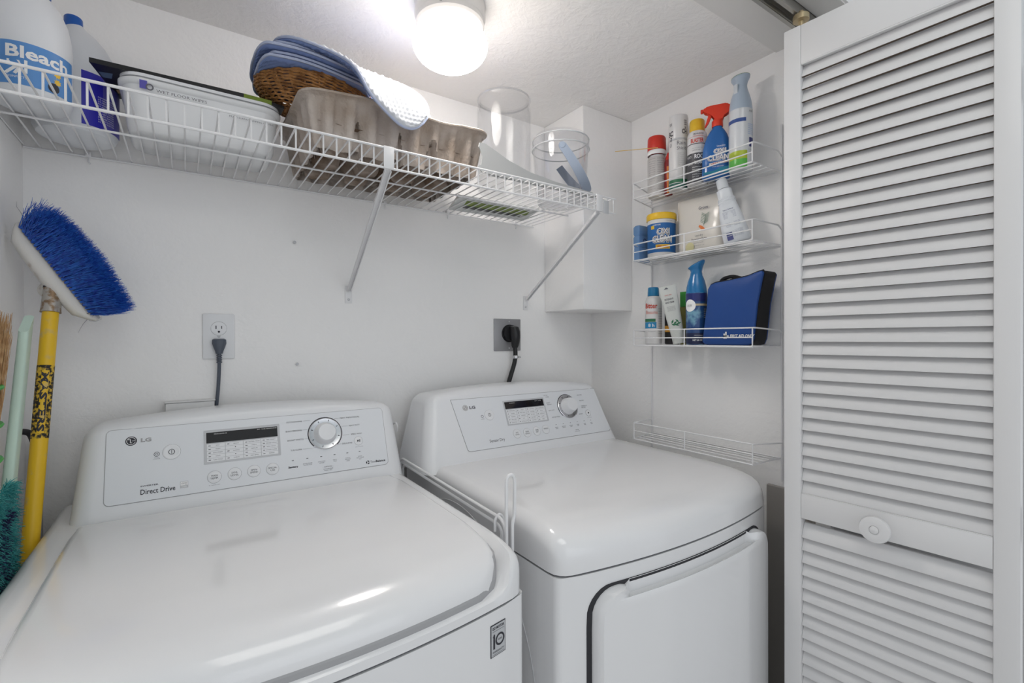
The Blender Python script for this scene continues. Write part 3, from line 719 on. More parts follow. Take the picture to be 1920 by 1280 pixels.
OUTL = outline(NR)
def wall_ring(z, g, ribamp, slotk):
    out = []
    for i, (x, y, nx, ny, s_) in enumerate(OUTL):
        c_ = sin(s_*2*pi/.0485+.5*sin(s_*17)); rib = ribamp*(.5+.5*math.copysign(abs(c_)**.6, c_))
        d = g-rib+.0015*noise.noise(Vector((x*45, y*45, z*35)))
        if ny < -.8 and slotk < 1:
            for sx in slots:
                wd = .0125*(1-slotk)+.0004; d -= .034*max(0, 1-(abs(x-sx)/wd)**4)
        out.append(b.verts.new((x+nx*d, y+ny*d, z+.001*noise.noise(Vector((x*30, y*30, 1))))))
    return out
hh = zr-zb_
for f, g, ra, sk in ((0, -.020, .006, .0), (.06, -.013, .014, .05), (.2, -.010, .018, .25), (.4, -.005, .019, .5), (.58, -.001, .018, .85), (.62, .000, .018, 1), (.75, .003, .016, 1), (.9, .004, .007, 1), (.93, .007, .006, 1), (.95, .012, .001, 1)):
    rings.append(wall_ring(zb_+hh*f, g, ra, sk))
for f, g in ((.955, .0165), (.985, .0175), (1.005, .0150), (1.0, .006), (.93, -.004)): rings.append(wall_ring(zb_+hh*f, g, 0, 1))
for f, g in ((.6, -.026), (.12, -.034)): rings.append(wall_ring(zb_+hh*f, g, .006, 1))
for A, B in zip(rings, rings[1:]):
    for k in range(NR): b.faces.new((A[k], A[(k+1) % NR], B[(k+1) % NR], B[k]))
for v in b.verts:                       # the rim dips and swells along its length
    k = max(0, (v.co.z-zb_)/hh); v.co.z += k*(.004*sin(v.co.x*22)+.003*noise.noise(v.co*14)); v.co.y += .002*k*noise.noise(v.co*12+Vector((5, 0, 0)))
part('tray_wall', b, PULP, pt, sharp=60)
b = bmesh.new(); nx_, ny_ = 66, 46; G = []
for i in range(nx_+1):
    row = []
    for j in range(ny_+1):
        x = tx0+.018+(tx1-tx0-.036)*i/nx_; y = ty0+.018+(ty1-ty0-.036)*j/ny_
        u_ = (i/nx_*4) % 1-.5; v_ = (j/ny_*3) % 1-.5; r = sqrt(u_*u_+v_*v_)
        z = zb_+(.002 if r < .30 else min(.055, .002+(r-.30)*.42))+.003*noise.noise(Vector((x*35, y*35, 3)))+.002
        row.append(b.verts.new((x, y, max(zb_+.0005, z))))
    G.append(row)
for i in range(nx_):
    for j in range(ny_): b.faces.new((G[i][j], G[i+1][j], G[i+1][j+1], G[i][j+1]))
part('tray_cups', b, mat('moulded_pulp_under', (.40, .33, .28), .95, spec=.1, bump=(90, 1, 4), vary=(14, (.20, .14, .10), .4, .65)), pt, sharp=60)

# wicker basket on the tray
WK = mat('wicker', (.42, .20, .065), .55, bump=(200, .5, 2), vary=(60, (.17, .07, .02), .40, .65))
bc = Vector((.262, 1.225, 0)); zb0 = 1.853
wk = thing('wicker_basket', 'shallow oval woven wicker basket resting on the left of the pulp tray', 'basket', (bc.x, bc.y, zb0))
b = bmesh.new(); NW = 21
for k in range(NW):
    f = k/(NW-1); rr_ = .070+.062*sin(f*pi/2)**.8; z = zb0+.004+.052*f**1.15
    pts = []
    for i in range(72):
        a = 2*pi*i/72; wv = .0020*sin(i*pi/72*2*18+k*pi)+.0015*noise.noise(Vector((cos(a)*6, sin(a)*6, k*.7)))
        pts.append((bc.x+(rr_+wv)*cos(a), bc.y+(rr_*.80+wv)*sin(a), z+.0018*sin(i*pi/72*2*18+k*pi+1.2)+.002*noise.noise(Vector((cos(a)*4, sin(a)*4, k*1.3)))))
    tube(pts, .0025, 5, b, closed=True)
part('woven_strands', b, WK, wk, kind='stuff')
b = bmesh.new()
for i in range(26):
    a = 2*pi*i/26
    tube([(bc.x+(.072+.062*sin(f*pi/2)**.8-.002)*cos(a), bc.y+(.072+.062*sin(f*pi/2)**.8-.002)*.8*sin(a), zb0+.003+.054*f**1.15) for f in (0, .25, .5, .75, 1)], .0022, 5, b)
part('stakes', b, WK, wk, kind='stuff')
b = lathe([(.0001, zb0+.0045), (.068, zb0+.0045), (.070, zb0+.002), (.0001, zb0+.002)], (bc.x, bc.y), 36, sy=.8); part('basket_floor', b, WK, wk)

# quilted cloths
QW = mat('quilt_white', (.60, .62, .66), .9, spec=.1); QB = mat('quilt_blue', (.20, .27, .50), .9, spec=.1); QP = mat('quilt_piping', (.42, .47, .62), .9, spec=.1)
def sheet(Lft, Rgt, th, m_top, m_bot, par, nm, quilt=.0022, n=44, m=16, pipe=.0030, cell=.016):
    """soft sheet between two edge curves, with quilted bumps, an underside and piping round it"""
    def cr(P_, t):
        P_ = [Vector(p) for p in P_]; k = min(int(t*(len(P_)-1)), len(P_)-2); f = t*(len(P_)-1)-k
        a, b_, c_, d_ = P_[max(k-1, 0)], P_[k], P_[k+1], P_[min(k+2, len(P_)-1)]
        return .5*((2*b_)+(c_-a)*f+(2*a-5*b_+4*c_-d_)*f*f+(3*b_-a-3*c_+d_)*f**3)
    G = []; 
    for i in range(n+1):
        t = i/n; A, B = cr(Lft, t), cr(Rgt, t); e = 1
        for tt in (t, 1-t): e = min(e, sqrt(max(0, 1-(1-min(1, tt/.12))**2)))
        e = max(e, .03); c_ = (A+B)/2; G.append([c_+(A-c_)*e*(1-2*j/m) if 1 else 0 for j in range(m+1)])
    def nrm(i, j):
        a = G[min(i+1, n)][j]-G[max(i-1, 0)][j]; b_ = G[i][min(j+1, m)]-G[i][max(j-1, 0)]; return a.cross(b_).normalized()
    N = [[nrm(i, j) for j in range(m+1)] for i in range(n+1)]
    t_len = sum((G[i][m//2]-G[i+1][m//2]).length for i in range(n))
    for sgn, mm, nm2 in ((1, m_top, nm), (-1, m_bot, nm+'_lining')):
        b = bmesh.new(); V = []
        for i in range(n+1):
            row = []
            for j in range(m+1):
                edge = min(1, min(i, n-i)/2, min(j, m-j)/1.5); p = G[i][j]
                uu_ = t_len*i/n; vv_ = (G[i][0]-G[i][m]).length*(j/m-.5); q = quilt*(abs(sin(pi*(uu_+vv_)/cell))*abs(sin(pi*(uu_-vv_)/cell)))**.6*1.6+.0008*noise.noise(p*60)
                row.append(b.verts.new(p+N[i][j]*sgn*(th/2*edge+q*edge)))
            V.append(row)
        for i in range(n):
            for j in range(m): b.faces.new((V[i][j], V[i+1][j], V[i+1][j+1], V[i][j+1]))
        part(nm2, b, mm, par, sharp=80)
    loop = [G[i][0] for i in range(n+1)]+[G[n][j] for j in range(1, m+1)]+[G[i][m] for i in range(n-1, -1, -1)]+[G[0][j] for j in range(m-1, 0, -1)]
    ded = [loop[0]]
    for p in loop[1:]:
        if (p-ded[-1]).length > .0025: ded.append(p)
    part('piping', tube(ded, pipe, 6, closed=True), QP, par)
zq = 1.914
q1 = thing('placemat', 'folded blue quilted placemats stacked flat in the wicker basket', 'placemat', (.25, 1.22, zq-.004))
for k, (dx, dz, yw) in enumerate(((0, 0, 0), (.012, .011, .006), (-.006, .022, -.004), (.02, .033, .004))):
    x0, x1 = .130+dx, .372+dx*.4
    sheet([(x0, 1.312, zq+dz), (.20, 1.316, zq+dz+.003), (.27, 1.312, zq+dz+.002), (x1, 1.30, zq+dz-.006)], [(x0, 1.118+yw, zq+dz+.001), (.20, 1.110+yw, zq+dz+.004), (.27, 1.110+yw, zq+dz), (x1, 1.122+yw, zq+dz-.008)], .007, QB if k < 3 else QW, QB, q1, 'cloth_layer', n=60, m=44, pipe=.0030)
q2 = thing('oven_mitt', 'white and blue quilted oven mitt draped over the front of the pulp tray', 'mitt', (.30, 1.10, 1.80))
sheet([(.158, 1.25, 1.970), (.205, 1.22, 1.978), (.275, 1.18, 1.974), (.330, 1.15, 1.958), (.385, 1.11, 1.935), (.445, 1.070, 1.905), (.485, 1.040, 1.855)],
      [(.158, 1.13, 1.968), (.205, 1.10, 1.958), (.270, 1.080, 1.940), (.303, 1.046, 1.903), (.330, 1.030, 1.850), (.372, 1.022, 1.808), (.420, 1.020, 1.778)], .008, QB, QW, q2, 'mitt_cloth', quilt=.003, n=110, m=36)
q3 = thing('folded_placemat', 'blue quilted placemat folded over, on the right of the pulp tray behind the mitt', 'placemat', (.46, 1.2, 1.86))
for k, (s, dz, dy) in enumerate(((1, 0, 0), (.92, .012, .02))):
    sheet([(.37, 1.24+dy, 1.93+dz), (.43, 1.25+dy, 1.970+dz), (.485, 1.25+dy, 1.978+dz), (.525, 1.24+dy, 1.955+dz), (.545, 1.22+dy, 1.90+dz)],
          [(.37, 1.15+dy, 1.885+dz), (.42, 1.14+dy, 1.903+dz), (.46, 1.13+dy, 1.905+dz), (.505, 1.13+dy, 1.890+dz), (.530, 1.14+dy, 1.860+dz)], .007, QB, QB, q3, 'cloth_fold', n=60, m=30, pipe=.0045)
# glass jar and ice bucket
GLS = glass('clear_glass', (.985, .987, .99), .05); GLS2 = glass('clear_acrylic', (.965, .97, .98), .12)
c = (.752, 1.15)
b = lathe([(.060, ZT), (.073, ZT+.003), (.077, ZT+.012), (.077, ZT+.225), (.074, ZT+.243), (.070, ZT+.252), (.070, ZT+.262), (.073, ZT+.266), (.070, ZT+.268), (.067, ZT+.262), (.067, ZT+.25), (.074, ZT+.222), (.074, ZT+.012), (.0001, ZT+.010)], c, 56)
tag(thing('glass_jar', None, None, (*c, ZT)), 'tall clear glass jar standing on the wire shelf right of the pulp tray', 'jar'); jt = bpy.data.objects['glass_jar']
part('jar_glass', b, GLS, jt)
b = bmesh.new()
jtag = tube([(c[0]+.0745*cos(a), c[1]+.0745*sin(a), ZT+.262) for a in [k*2*pi/56 for k in range(56)]], .0022, 6, closed=True); part('jar_rim', jtag, GLS2, jt); b.free()
c = (.965, 1.155)
bk = thing('ice_bucket', 'clear acrylic ice bucket with blue-grey swing handle, right end of the wire shelf', 'bucket', (*c, ZT))
for z_, r_, nm_ in ((.168, .0885, 'rim_bead'), (.196, .087, 'rim_bead'), (.003, .069, 'foot_bead')): part(nm_, tube([(c[0]+r_*cos(a), c[1]+r_*sin(a), ZT+z_) for a in [k*2*pi/56 for k in range(56)]], .0018, 6, closed=True), mat('acrylic_edge', (.80, .82, .84), .1, alpha=.75) if nm_ == 'rim_bead' and z_ < .17 else bpy.data.materials['acrylic_edge'], bk)
part('bucket_wall', lathe([(.066, ZT), (.072, ZT+.004), (.080, ZT+.07), (.084, ZT+.140), (.085, ZT+.166), (.088, ZT+.168), (.0885, ZT+.193), (.086, ZT+.196), (.085, ZT+.170), (.081, ZT+.140), (.077, ZT+.07), (.069, ZT+.008), (.0001, ZT+.006)], c, 56), GLS2, bk)
part('bucket_lid', lathe([(.084, ZT+.194), (.086, ZT+.200), (.080, ZT+.208), (.050, ZT+.213), (.0001, ZT+.214)], c, 56), GLS, bk)
ax = Vector((-.60, -.80, 0)); sd = Vector((.80, -.60, 0))*.58+Vector((0, 0, -.82)); Cc = Vector((*c, ZT+.150))
b = bmesh.new(); prev = None
for k in range(33):
    a = pi*k/32; p = Cc+ax*cos(a)*.0925+sd*sin(a)*.138; t = (-ax*sin(a)*.0925+sd*cos(a)*.138).normalized(); nn = ax.cross(sd).normalized(); wd = .0115+.004*sin(a)
    o_ = t.cross(nn).normalized()
    cur = [b.verts.new(p+nn*sx*wd+o_*sy*.0018) for sx, sy in ((-1, -1), (1, -1), (1, 1), (-1, 1))]
    if prev:
        for q in range(4): b.faces.new((prev[q], prev[(q+1) % 4], cur[(q+1) % 4], cur[q]))
    else: b.faces.new(cur)
    prev = cur
b.faces.new(prev[::-1]); HB = mat('handle_blue_grey', (.34, .40, .50), .3); part('swing_handle', b, HB, bk)
M = Matrix.Translation(Cc+ax*.0885) @ ax.to_track_quat('Z', 'Y').to_matrix().to_4x4()
b = lathe([(.0105, 0), (.0105, .005), (.008, .007), (.0001, .007)], (0, 0), 20); b.transform(M); part('pivot', b, HB, bk)
# shelf bracket lying at the front
prof = [(.612, 0), (.605, .006), (.600, .004), (.600, .014), (.608, .018), (.612, .040), (.606, .056), (.602, .062), (.604, .072), (.618, .074), (.640, .066), (.690, .046), (.760, .028), (.850, .018), (.930, .0145), (.985, .012), (1.0, .004), (1.0, 0)]
b = prism(prof, (0, 1.034, ZT), (1, 0, 0), (0, 0, 1), (0, .003, 0)); box(.615, .995, 1.030, 1.041, ZT, ZT+.0025, bm=b)
br = thing('shelf_bracket', 'loose light grey metal shelf bracket lying along the front edge of the wire shelf', 'bracket', (.80, 1.035, ZT))
part('web', prism(prof, (0, 1.034, ZT), (1, 0, 0), (0, 0, 1), (0, .003, 0)), mat('bracket_grey', (.46, .47, .47), .5), br)
part('flange', box(.635, .995, 1.0375, 1.047, ZT, ZT+.0025, .0005), bpy.data.materials['bracket_grey'], br)
# packets lying flat
pk = thing('flat_packet', 'green and black printed packet lying flat under the clear jar on the wire shelf', 'packet', (.85, 1.30, ZT))
part('packet', prism([(.66, 1.255), (.95, 1.245), (.985, 1.385), (.70, 1.395)], (0, 0, ZT+.0008), (1, 0, 0), (0, 1, 0), (0, 0, .008)), mat('packet_white', (.66, .67, .66), .5), pk)
part('green_stripe', prism([(.70, 1.275), (.93, 1.270), (.95, 1.318), (.715, 1.322)], (0, 0, ZT+.0001), (1, 0, 0), (0, 1, 0), (0, 0, .0007)), OLV, pk)
part('dark_stripe', prism([(.715, 1.324), (.93, 1.320), (.94, 1.345), (.725, 1.35)], (0, 0, ZT+.0001), (1, 0, 0), (0, 1, 0), (0, 0, .0007)), BLK, pk)

# ================================================================ WALL RACK
rk = thing('wall_rack', 'white four-tier wire rack on the right wall above the dryer', 'rack', (XR-.002, .88, .94))
for y in (1.116, .674): part('side_rail', tube([(XR-.004, y, .93), (XR-.004, y, 1.90)], .0024, 8), WIRE, rk)
TIERS = ((1.774, 1.799, 1.824), (1.573, 1.600, 1.626), (1.2975, 1.322, 1.347), (.993, 1.020, 1.046))
XF, XB = 1.208, XR-.006
for zf, zm, zt in TIERS:
    fr = part('basket_frame', tube([(XF, 1.077, zf), (XB, 1.114, zf), (XB, .676, zf), (XF, .680, zf)], .0021, 6, closed=True), WIRE, rk)
    part('top_rail', tube(fillet([(XB, 1.116, zt-.006), (XF+.004, 1.079, zt), (XF, 1.077, zt), (XF, .680, zt), (XF+.006, .676, zt), (XB-.035, .664, zt-.006), (XB, .672, zt-.012)], .004, 3), .0021, 6), WIRE, fr)
    part('middle_rail', tube([(XF, 1.077, zm), (XF, .680, zm)], .0017, 6), WIRE, fr)
    for y in (1.077, .885, .680): part('upright', tube([(XF-.001, y, zf), (XF-.001, y, zt)], .0019, 6), WIRE, fr)
    for k in range(1, 5):
        x = XF+(XB-XF)*k/5; part('floor_wire', tube([(x, 1.077+.037*k/5, zf+.0015), (x, .680, zf+.0015)], .0017, 6), WIRE, fr)
ZR = [t[0]+.0034 for t in TIERS]

def can(nm, label, cat, c, z, prof, bands, prints, rot=0, extra=None):
    """turned container; bands [(z0,z1,a0,a1,material,part)], prints [(text, dphi, z, h, width, material, bold)]"""
    t = thing(nm, label, cat, (*c, z)); ph = camphi(*c)+rot
    P_ = [(r, z+h) for r, h in prof[0]]
    part('can_body' if 'can' in nm or 'spray' in nm else 'body', lathe(P_, c, 40), prof[1], t)
    for z0, z1, a0, a1, m_, n_ in bands:
        full = a1-a0 > 6.2
        part(n_, lathe(band(P_, z+z0, z+z1), c, 40, a0=ph+a0, a1=ph+a0+2*pi if full else ph+a1, off=.0004, caps=False), m_, t)
    by = {}
    for s, dp, zz_, h, wd, m_, bd in prints:
        b = by.setdefault(m_.name, bmesh.new())
        def R(q, P_=P_):
            for (ra, za), (rb, zb) in zip(P_, P_[1:]):
                if za <= q <= zb and zb > za: return ra+(rb-ra)*(q-za)/(zb-za)+.0009
            return P_[-1][0]+.0009
        wrap(b, s, ph+dp, z+zz_, h, c, R, width=wd, bold=bd)
    for k, b in by.items(): part('label_print', b, bpy.data.materials[k], t, kind='stuff')
    return t, ph, P_
RED = mat('cap_red', (.62, .035, .02), .35); REDP = mat('print_red', (.60, .06, .03), .5); CREAM = mat('label_cream', (.68, .67, .66), .45)
YCAP = mat('cap_yellow', (.80, .50, .03), .35); OXB = mat('spray_blue', (.015, .13, .42), .25, coat=.3); TRIGR = mat('trigger_red', (.80, .05, .02), .35)
CANW = mat('can_white', (.72, .71, .71), .3, coat=.2); CANM = mat('can_metal', (.6, .6, .62), .25, metal=.9); DKL = mat('label_charcoal', (.07, .07, .08), .4)
GRN = mat('label_green', (.03, .17, .08), .45); LIME = mat('liquid_lime', (.45, .55, .05), .3); LGRN = mat('liquid_green', (.12, .50, .08), .3); NAVY = mat('label_navy', (.02, .03, .16), .35)
AERO = lambda r, h: [(r*.9, 0), (r*.98, .0015), (r, .004), (r, h-.012), (r*.93, h-.005), (r*.80, h)]
# 1 red-capped can
c = (1.272, 1.036)
t, ph, P_ = can('aerosol_can', 'white aerosol can with red cap and yellow straw, far end of the top tier', 'can', c, ZR[0], (AERO(.0285, .135), CANW),
    [(.012, .128, -2.2, 2.2, mat('label_speckle', (.55, .53, .52), .4), 'label')],
    [(s, dp, z_, .0022, w__, SOFTINK, 0) for dp in (-.55, .45) for s, z_, w__ in (('DANGER FLAMMABLE', .120, .024), ('READ ALL DIRECTIONS', .112, .024), ('CONTENTS UNDER', .105, .022), ('PRESSURE AND VAPOR', .098, .024), ('HARMFUL IF INHALED', .091, .022), ('DO NOT PUNCTURE', .084, .023), ('KEEP AWAY FROM HEAT', .077, .024), ('SHAKE WELL BEFORE', .070, .022), ('USE OUTDOORS', .063, .020), ('HOLD CAN UPRIGHT', .056, .024), ('NET WT 11 OZ', .049, .020), ('WIPE DRY', .030, .02), ('STORE BELOW 120 F', .023, .024))], )
part('neck_band', lathe([(.0288, ZR[0]+.136), (.0290, ZR[0]+.138), (.0290, ZR[0]+.150)], c, 40, caps=False), PUREW, t)
part('cap', lathe([(.0292, ZR[0]+.1505), (.0296, ZR[0]+.152), (.0285, ZR[0]+.190), (.026, ZR[0]+.195), (.0001, ZR[0]+.196)], c, 40), RED, t)
part('straw', tube([(1.248, 1.012, ZR[0]+.151), (1.155, 1.108, ZR[0]+.150)], .0011, 6), mat('straw_amber', (.75, .50, .14), .4), t)
# small red and yellow stick
sm = thing('small_tube', 'thin red and orange tube wedged between the red-capped can and the white can', 'tube', (1.274, 1.0, ZR[0]))
part('tube_body', lathe([(.0115, ZR[0]), (.0125, ZR[0]+.002), (.0125, ZR[0]+.105), (.010, ZR[0]+.112)], (1.280, .9965), 20), mat('tube_maroon', (.25, .02, .02), .4), sm)
part('tube_label', lathe([(.0128, ZR[0]+.004), (.0128, ZR[0]+.090)], (1.280, .9965), 20, a0=3.4, a1=5.2, caps=False), mat('tube_orange', (.75, .22, .03), .4), sm)
part('tube_cap', lathe([(.0100, ZR[0]+.112), (.0085, ZR[0]+.122), (.003, ZR[0]+.136), (.0001, ZR[0]+.137)], (1.280, .9965), 20), RED, sm)
# 2 fabric protector
c = (1.270, .951)
can('aerosol_can', 'tall white aerosol can with handwriting-style lettering, second on the top tier', 'can', c, ZR[0], ([(.027, 0), (.0290, .003), (.0290, .150), (.0283, .152), (.0290, .154), (.0290, .222), (.0275, .229), (.0001, .231)], CANW),
    [(.003, .018, -3.2, 3.2, mat('label_dark_green', (.02, .13, .10), .4), 'label_base'), (.020, .030, -1.2, 1.2, GRN, 'label_stripe'), (.150, .156, -1.6, 1.6, LGREY, 'label_edge'), (.03, .148, -.1, 1.2, CREAM, 'label')],
    [('Rain', .30, .140, .012, .026, SOFTINK, 0), ('Shield', .32, .124, .010, .028, SOFTINK, 0), ('SC', -.85, .172, .015, .018, INK, .03), ('CH', .62, .175, .014, .016, INK, .03), ('3', .72, .186, .006, .006, INK, 0), ('FOR', .75, .208, .004, .010, INK, .02), ('ONE', .75, .202, .004, .010, INK, .02), ('USE', .75, .196, .004, .010, INK, .02), ('Z', -.80, .155, .010, .008, INK, .03), ('SH', -.85, .200, .009, .010, SOFTINK, 0), ('O', -.85, .137, .011, .009, GREY, .03)]
    +[(s, .32, .108-k*.006, .0025, .024, GREY, 0) for k, s in enumerate(('FABRIC AND', 'UPHOLSTERY', 'PROTECTOR', 'GUARDS AGAINST', 'STAINS', 'NET WT 14 OZ', 'REPELS WATER'))])
# 3 yellow-capped can
c = (1.272, .886)
t, ph, P_ = can('aerosol_can', 'black and white aerosol can with yellow cap behind the red trigger, on the top tier', 'can', c, ZR[0], (AERO(.0285, .158), CANW),
    [(.004, .090, -3.2, 3.2, DKL, 'label'), (.116, .118, -3.2, 3.2, INK, 'label_rule'), (.138, .1385, -3.2, 3.2, REDP, 'label_line')],
    [('BLASTER', .0, .127, .012, .038, REDP, .03), ('KILLS BUGS FAST', .15, .146, .0036, .030, INK, .02), ('FOR INDOOR USE', .1, .140, .0025, .026, REDP, 0), ('MULTI-PURPOSE', .0, .104, .0035, .030, GREY, 0), ('DISSOLVES', -.1, .098, .003, .024, INK, 0), ('ROCU', .28, .080, .012, .032, PUREW, .03), ('PROTECTS', -.85, .080, .006, .016, PUREW, 0), ('LUBE', .2, .062, .009, .026, PUREW, .02), ('CLEANER', -.75, .060, .007, .018, PUREW, 0)]
    +[(s, .1, .048-k*.007, .003, .034, PUREW, 0) for k, s in enumerate(('PENETRATING OIL', 'FREES RUSTED PARTS', 'STOPS SQUEAKS', 'EXTREMELY FLAMMABLE', 'NET WT 11 OZ', 'HARMFUL VAPOR'))])
part('cap', lathe([(.0215, ZR[0]+.158), (.0215, ZR[0]+.190), (.019, ZR[0]+.194), (.0001, ZR[0]+.195)], c, 32), YCAP, t)
# 4 trigger bottle
bx, by_, bz = 1.268, .822, ZR[0]
tb = thing('spray_bottle', 'blue stain remover bottle with red trigger sprayer, on the top tier', 'bottle', (bx, by_, bz))
ph = camphi(bx, by_); n3 = Vector((cos(ph), sin(ph), 0)); u3 = Vector((-sin(ph), cos(ph), 0)); z3 = Vector((0, 0, 1))
b = bmesh.new(); rings = []
OX = [(.033, .0, .016), (.0375, .004, .020), (.0385, .012, .021), (.0385, .075, .021), (.0370, .090, .020), (.033, .108, .018), (.0275, .125, .016), (.020, .138, .014), (.0135, .146, .012), (.0125, .150, .012)]
def oxw(z): 
    for (a, za, _), (b_, zb, _) in zip(OX, OX[1:]):
        if za <= z <= zb: return a+(b_-a)*(z-za)/(zb-za)
    return OX[-1][0]
for hw_, z, hd in OX:
    rings.append([b.verts.new(Vector((bx, by_, bz+z))+u3*(hw_*(1 if abs(cos(a)) < 0 else 1)*math.copysign(abs(cos(a))**.75, cos(a))+(.004*(z/.15)))+n3*hd*math.copysign(abs(sin(a))**.75, sin(a))) for a in [k*2*pi/32 for k in range(32)]])
for A, B in zip(rings, rings[1:]):
    for k in range(32): b.faces.new((A[k], A[(k+1) % 32], B[(k+1) % 32], B[k]))
b.faces.new(rings[0][::-1]); b.faces.new(rings[-1]); part('bottle_body', b, OXB, tb, sharp=50)
fo = Vector((bx, by_, bz))+n3*.0216
bw, bi, bb, bo, bg = [bmesh.new() for _ in range(5)]
b = flat([(-.033, .012), (.034, .012), (.034, .030), (.012, .028), (-.005, .020), (-.033, .018)], fo, u3, z3); part('label_wave', b, mat('label_teal', (.01, .22, .33), .4), tb)
def outlined(s1, x, y, h, w__, fo, u, v, wb, ib):
    text(ib, s1, x, y, h, fo, u, v, width=w__, bold=.085); text(wb, s1, x, y, h, fo+n3*.0003, u, v, width=w__*.97, bold=.012)
text(bw, 'OXI', .010, .0755, .0135, fo, u3, z3, width=.034, bold=.10); text(bw, 'CLEAN', .006, .0570, .0155, fo, u3, z3, width=.058, bold=.10)
text(bi, 'OXI', .010, .0755, .0132, fo+n3*.0003, u3, z3, width=.032, bold=.055); text(bi, 'CLEAN', .006, .0570, .0152, fo+n3*.0003, u3, z3, width=.0555, bold=.055)
text(bg, 'OXI', .010, .0755, .0130, fo+n3*.0006, u3, z3, width=.0305, bold=.01); text(bg, 'CLEAN', .006, .0570, .0150, fo+n3*.0006, u3, z3, width=.0535, bold=.01)
flat([(-.018, .036), (.034, .040), (.034, .0465), (-.018, .0425)], fo+n3*.0002, u3, z3, bb); text(bo, 'VERSATILE', .008, .0412, .0048, fo+n3*.0005, u3, (z3+u3*.0), width=.044, bold=.02, rot=.09)
text(bw, 'Laundry', .014, .0895, .0045, fo-n3*.0005, u3, z3, width=.022); text(bb, 'STAIN REMOVER', .005, .0315, .0030, fo, u3, z3, width=.030)
for nm, bm_, m_ in (('logo_edge', bw, PUREW), ('logo_outline', bi, NAVY), ('logo_letters', bg, PUREW), ('logo_strip', bb, CREAM), ('strip_letters', bo, REDP)): part(nm, bm_, m_, tb, kind='stuff')
part('collar', lathe([(.0145, bz+.150), (.0150, bz+.152), (.0150, bz+.166), (.0125, bz+.170)], (bx+u3.x*.004, by_+u3.y*.004), 24), TRIGR, tb)
# head: profile in the u,z plane; nozzle towards the far end of the rack
hd = [(-.041, .2055), (-.041, .1985), (-.034, .1965), (-.030, .1900), (-.020, .189), (-.013, .182), (-.009, .168), (.013, .168), (.014, .181), (.020, .184), (.034, .188), (.040, .196), (.0385, .202), (.022, .2135), (-.024, .2125), (-.030, .2100)]
b = prism(hd, Vector((bx, by_, bz))+u3*(.006)-n3*.0095, u3, z3, n3*.019); bmesh.ops.bevel(b, geom=list(b.edges), offset=.0022, segments=2, affect='EDGES'); part('sprayer_head', b, TRIGR, tb)
b = prism([(-.026, .192), (-.017, .189), (-.0195, .178), (-.025, .166), (-.033, .154), (-.0365, .153), (-.031, .170), (-.0275, .182)], Vector((bx, by_, bz))+u3*.006-n3*.005, u3, z3, n3*.010); bmesh.ops.bevel(b, geom=list(b.edges), offset=.0015, segments=2, affect='EDGES'); part('trigger', b, TRIGR, tb)
b = lathe([(.0055, 0), (.0062, .001), (.0062, .006), (.0045, .007), (.0001, .007)], (0, 0), 16); b.transform(Matrix.Translation(Vector((bx, by_, bz+.202))-u3*.034) @ (-u3).to_track_quat('Z', 'Y').to_matrix().to_4x4()); part('nozzle', b, TRIGR, tb)
# 5 grey-topped freshener
def freshener(nm, label, c, z, k, body, top, bands, prints, rtop, notch=None):
    HS = 1 if rtop > 0 and k == 1.0 else .93
    P0 = [(.027*k, 0), (.0298*k, .0025), (.0302*k, .006), (.0302*k, .150), (.0300*k, .165), (.0280*k, .185), (.0235*k, .205), (.0180*k, .222), (.0160*k, .234), (.0180*k, .243), (.0238*k, .252)]
    P0 = [(a_, b_*HS) for a_, b_ in P0]; BR = .165*HS
    t, ph, P_ = can(nm, label, 'spray can', c, z, ([p for p in P0 if p[1] <= BR+.0001], body), bands, prints)
    q = [(r, z+h) for r, h in P0 if h >= BR-.0001]; b = bmesh.new(); rings = []
    dirn = Vector((-sin(ph), cos(ph), 0))*(.25 if HS == 1 else 1.0)
    for r, zz_ in q+[(.0238*k, z+.256*HS), (.020*k, z+.258*HS), (.0001, z+.2575*HS)]:
        f = max(0, (zz_-z-.235*HS)/.02)
        rings.append([b.verts.new((c[0]+r*cos(a), c[1]+r*sin(a), zz_+f*(cos(a)*dirn.x+sin(a)*dirn.y)*.0105*(r/.0215)+f*.003)) for a in [j*2*pi/36 for j in range(36)]])
    for A, B in zip(rings, rings[1:]):
        for j in range(36): b.faces.new((A[j], A[(j+1) % 36], B[(j+1) % 36], B[j]))
    part('sprayer_top', b, top, t, sharp=60)
    return t, ph, P_
c = (1.268, .747)
t, ph, P_ = freshener('air_freshener_can', 'tall white air freshener with grey-blue sprayer top, nearest on the top tier', c, ZR[0], 1.0, mat('can_pearl', (.68, .70, .73), .25, coat=.3), mat('sprayer_grey_blue', (.42, .50, .60), .35),
    [(.005, .028, -1.2, .55, LGRN, 'label_green'), (.028, .050, -1.2, .55, LIME, 'label_lime'), (.128, .138, -1.4, .45, mat('label_blue_stripe', (.04, .09, .30), .4), 'label_stripe'), (.060, .085, .75, 1.35, NAVY, 'label_back')],
    [('AIR', .95, .156, .006, .014, SOFTINK, 0)]+[(s, .98, .120-k*.0052, .0026, .022, LBL, 0) for k, s in enumerate(('ELIMINATES', 'ODORS IN THE AIR', 'PROPELLANT FREE', 'HOLD UPRIGHT', 'SPRAY IN SWEEPING', 'MOTION'))]+[('KEEP OUT OF REACH', .98, .052, .0026, .022, GREY, 0), ('NET 8.8 OZ', .98, .045, .0026, .018, GREY, 0)], 1)
b = bmesh.new(); part('button_slot', lathe([(.0165, ZR[0]+.210), (.0162, ZR[0]+.236)], c, 8, a0=ph-.95, a1=ph-.35, off=.005, caps=False), mat('slot_grey', (.60, .64, .68), .4), t); b.free()
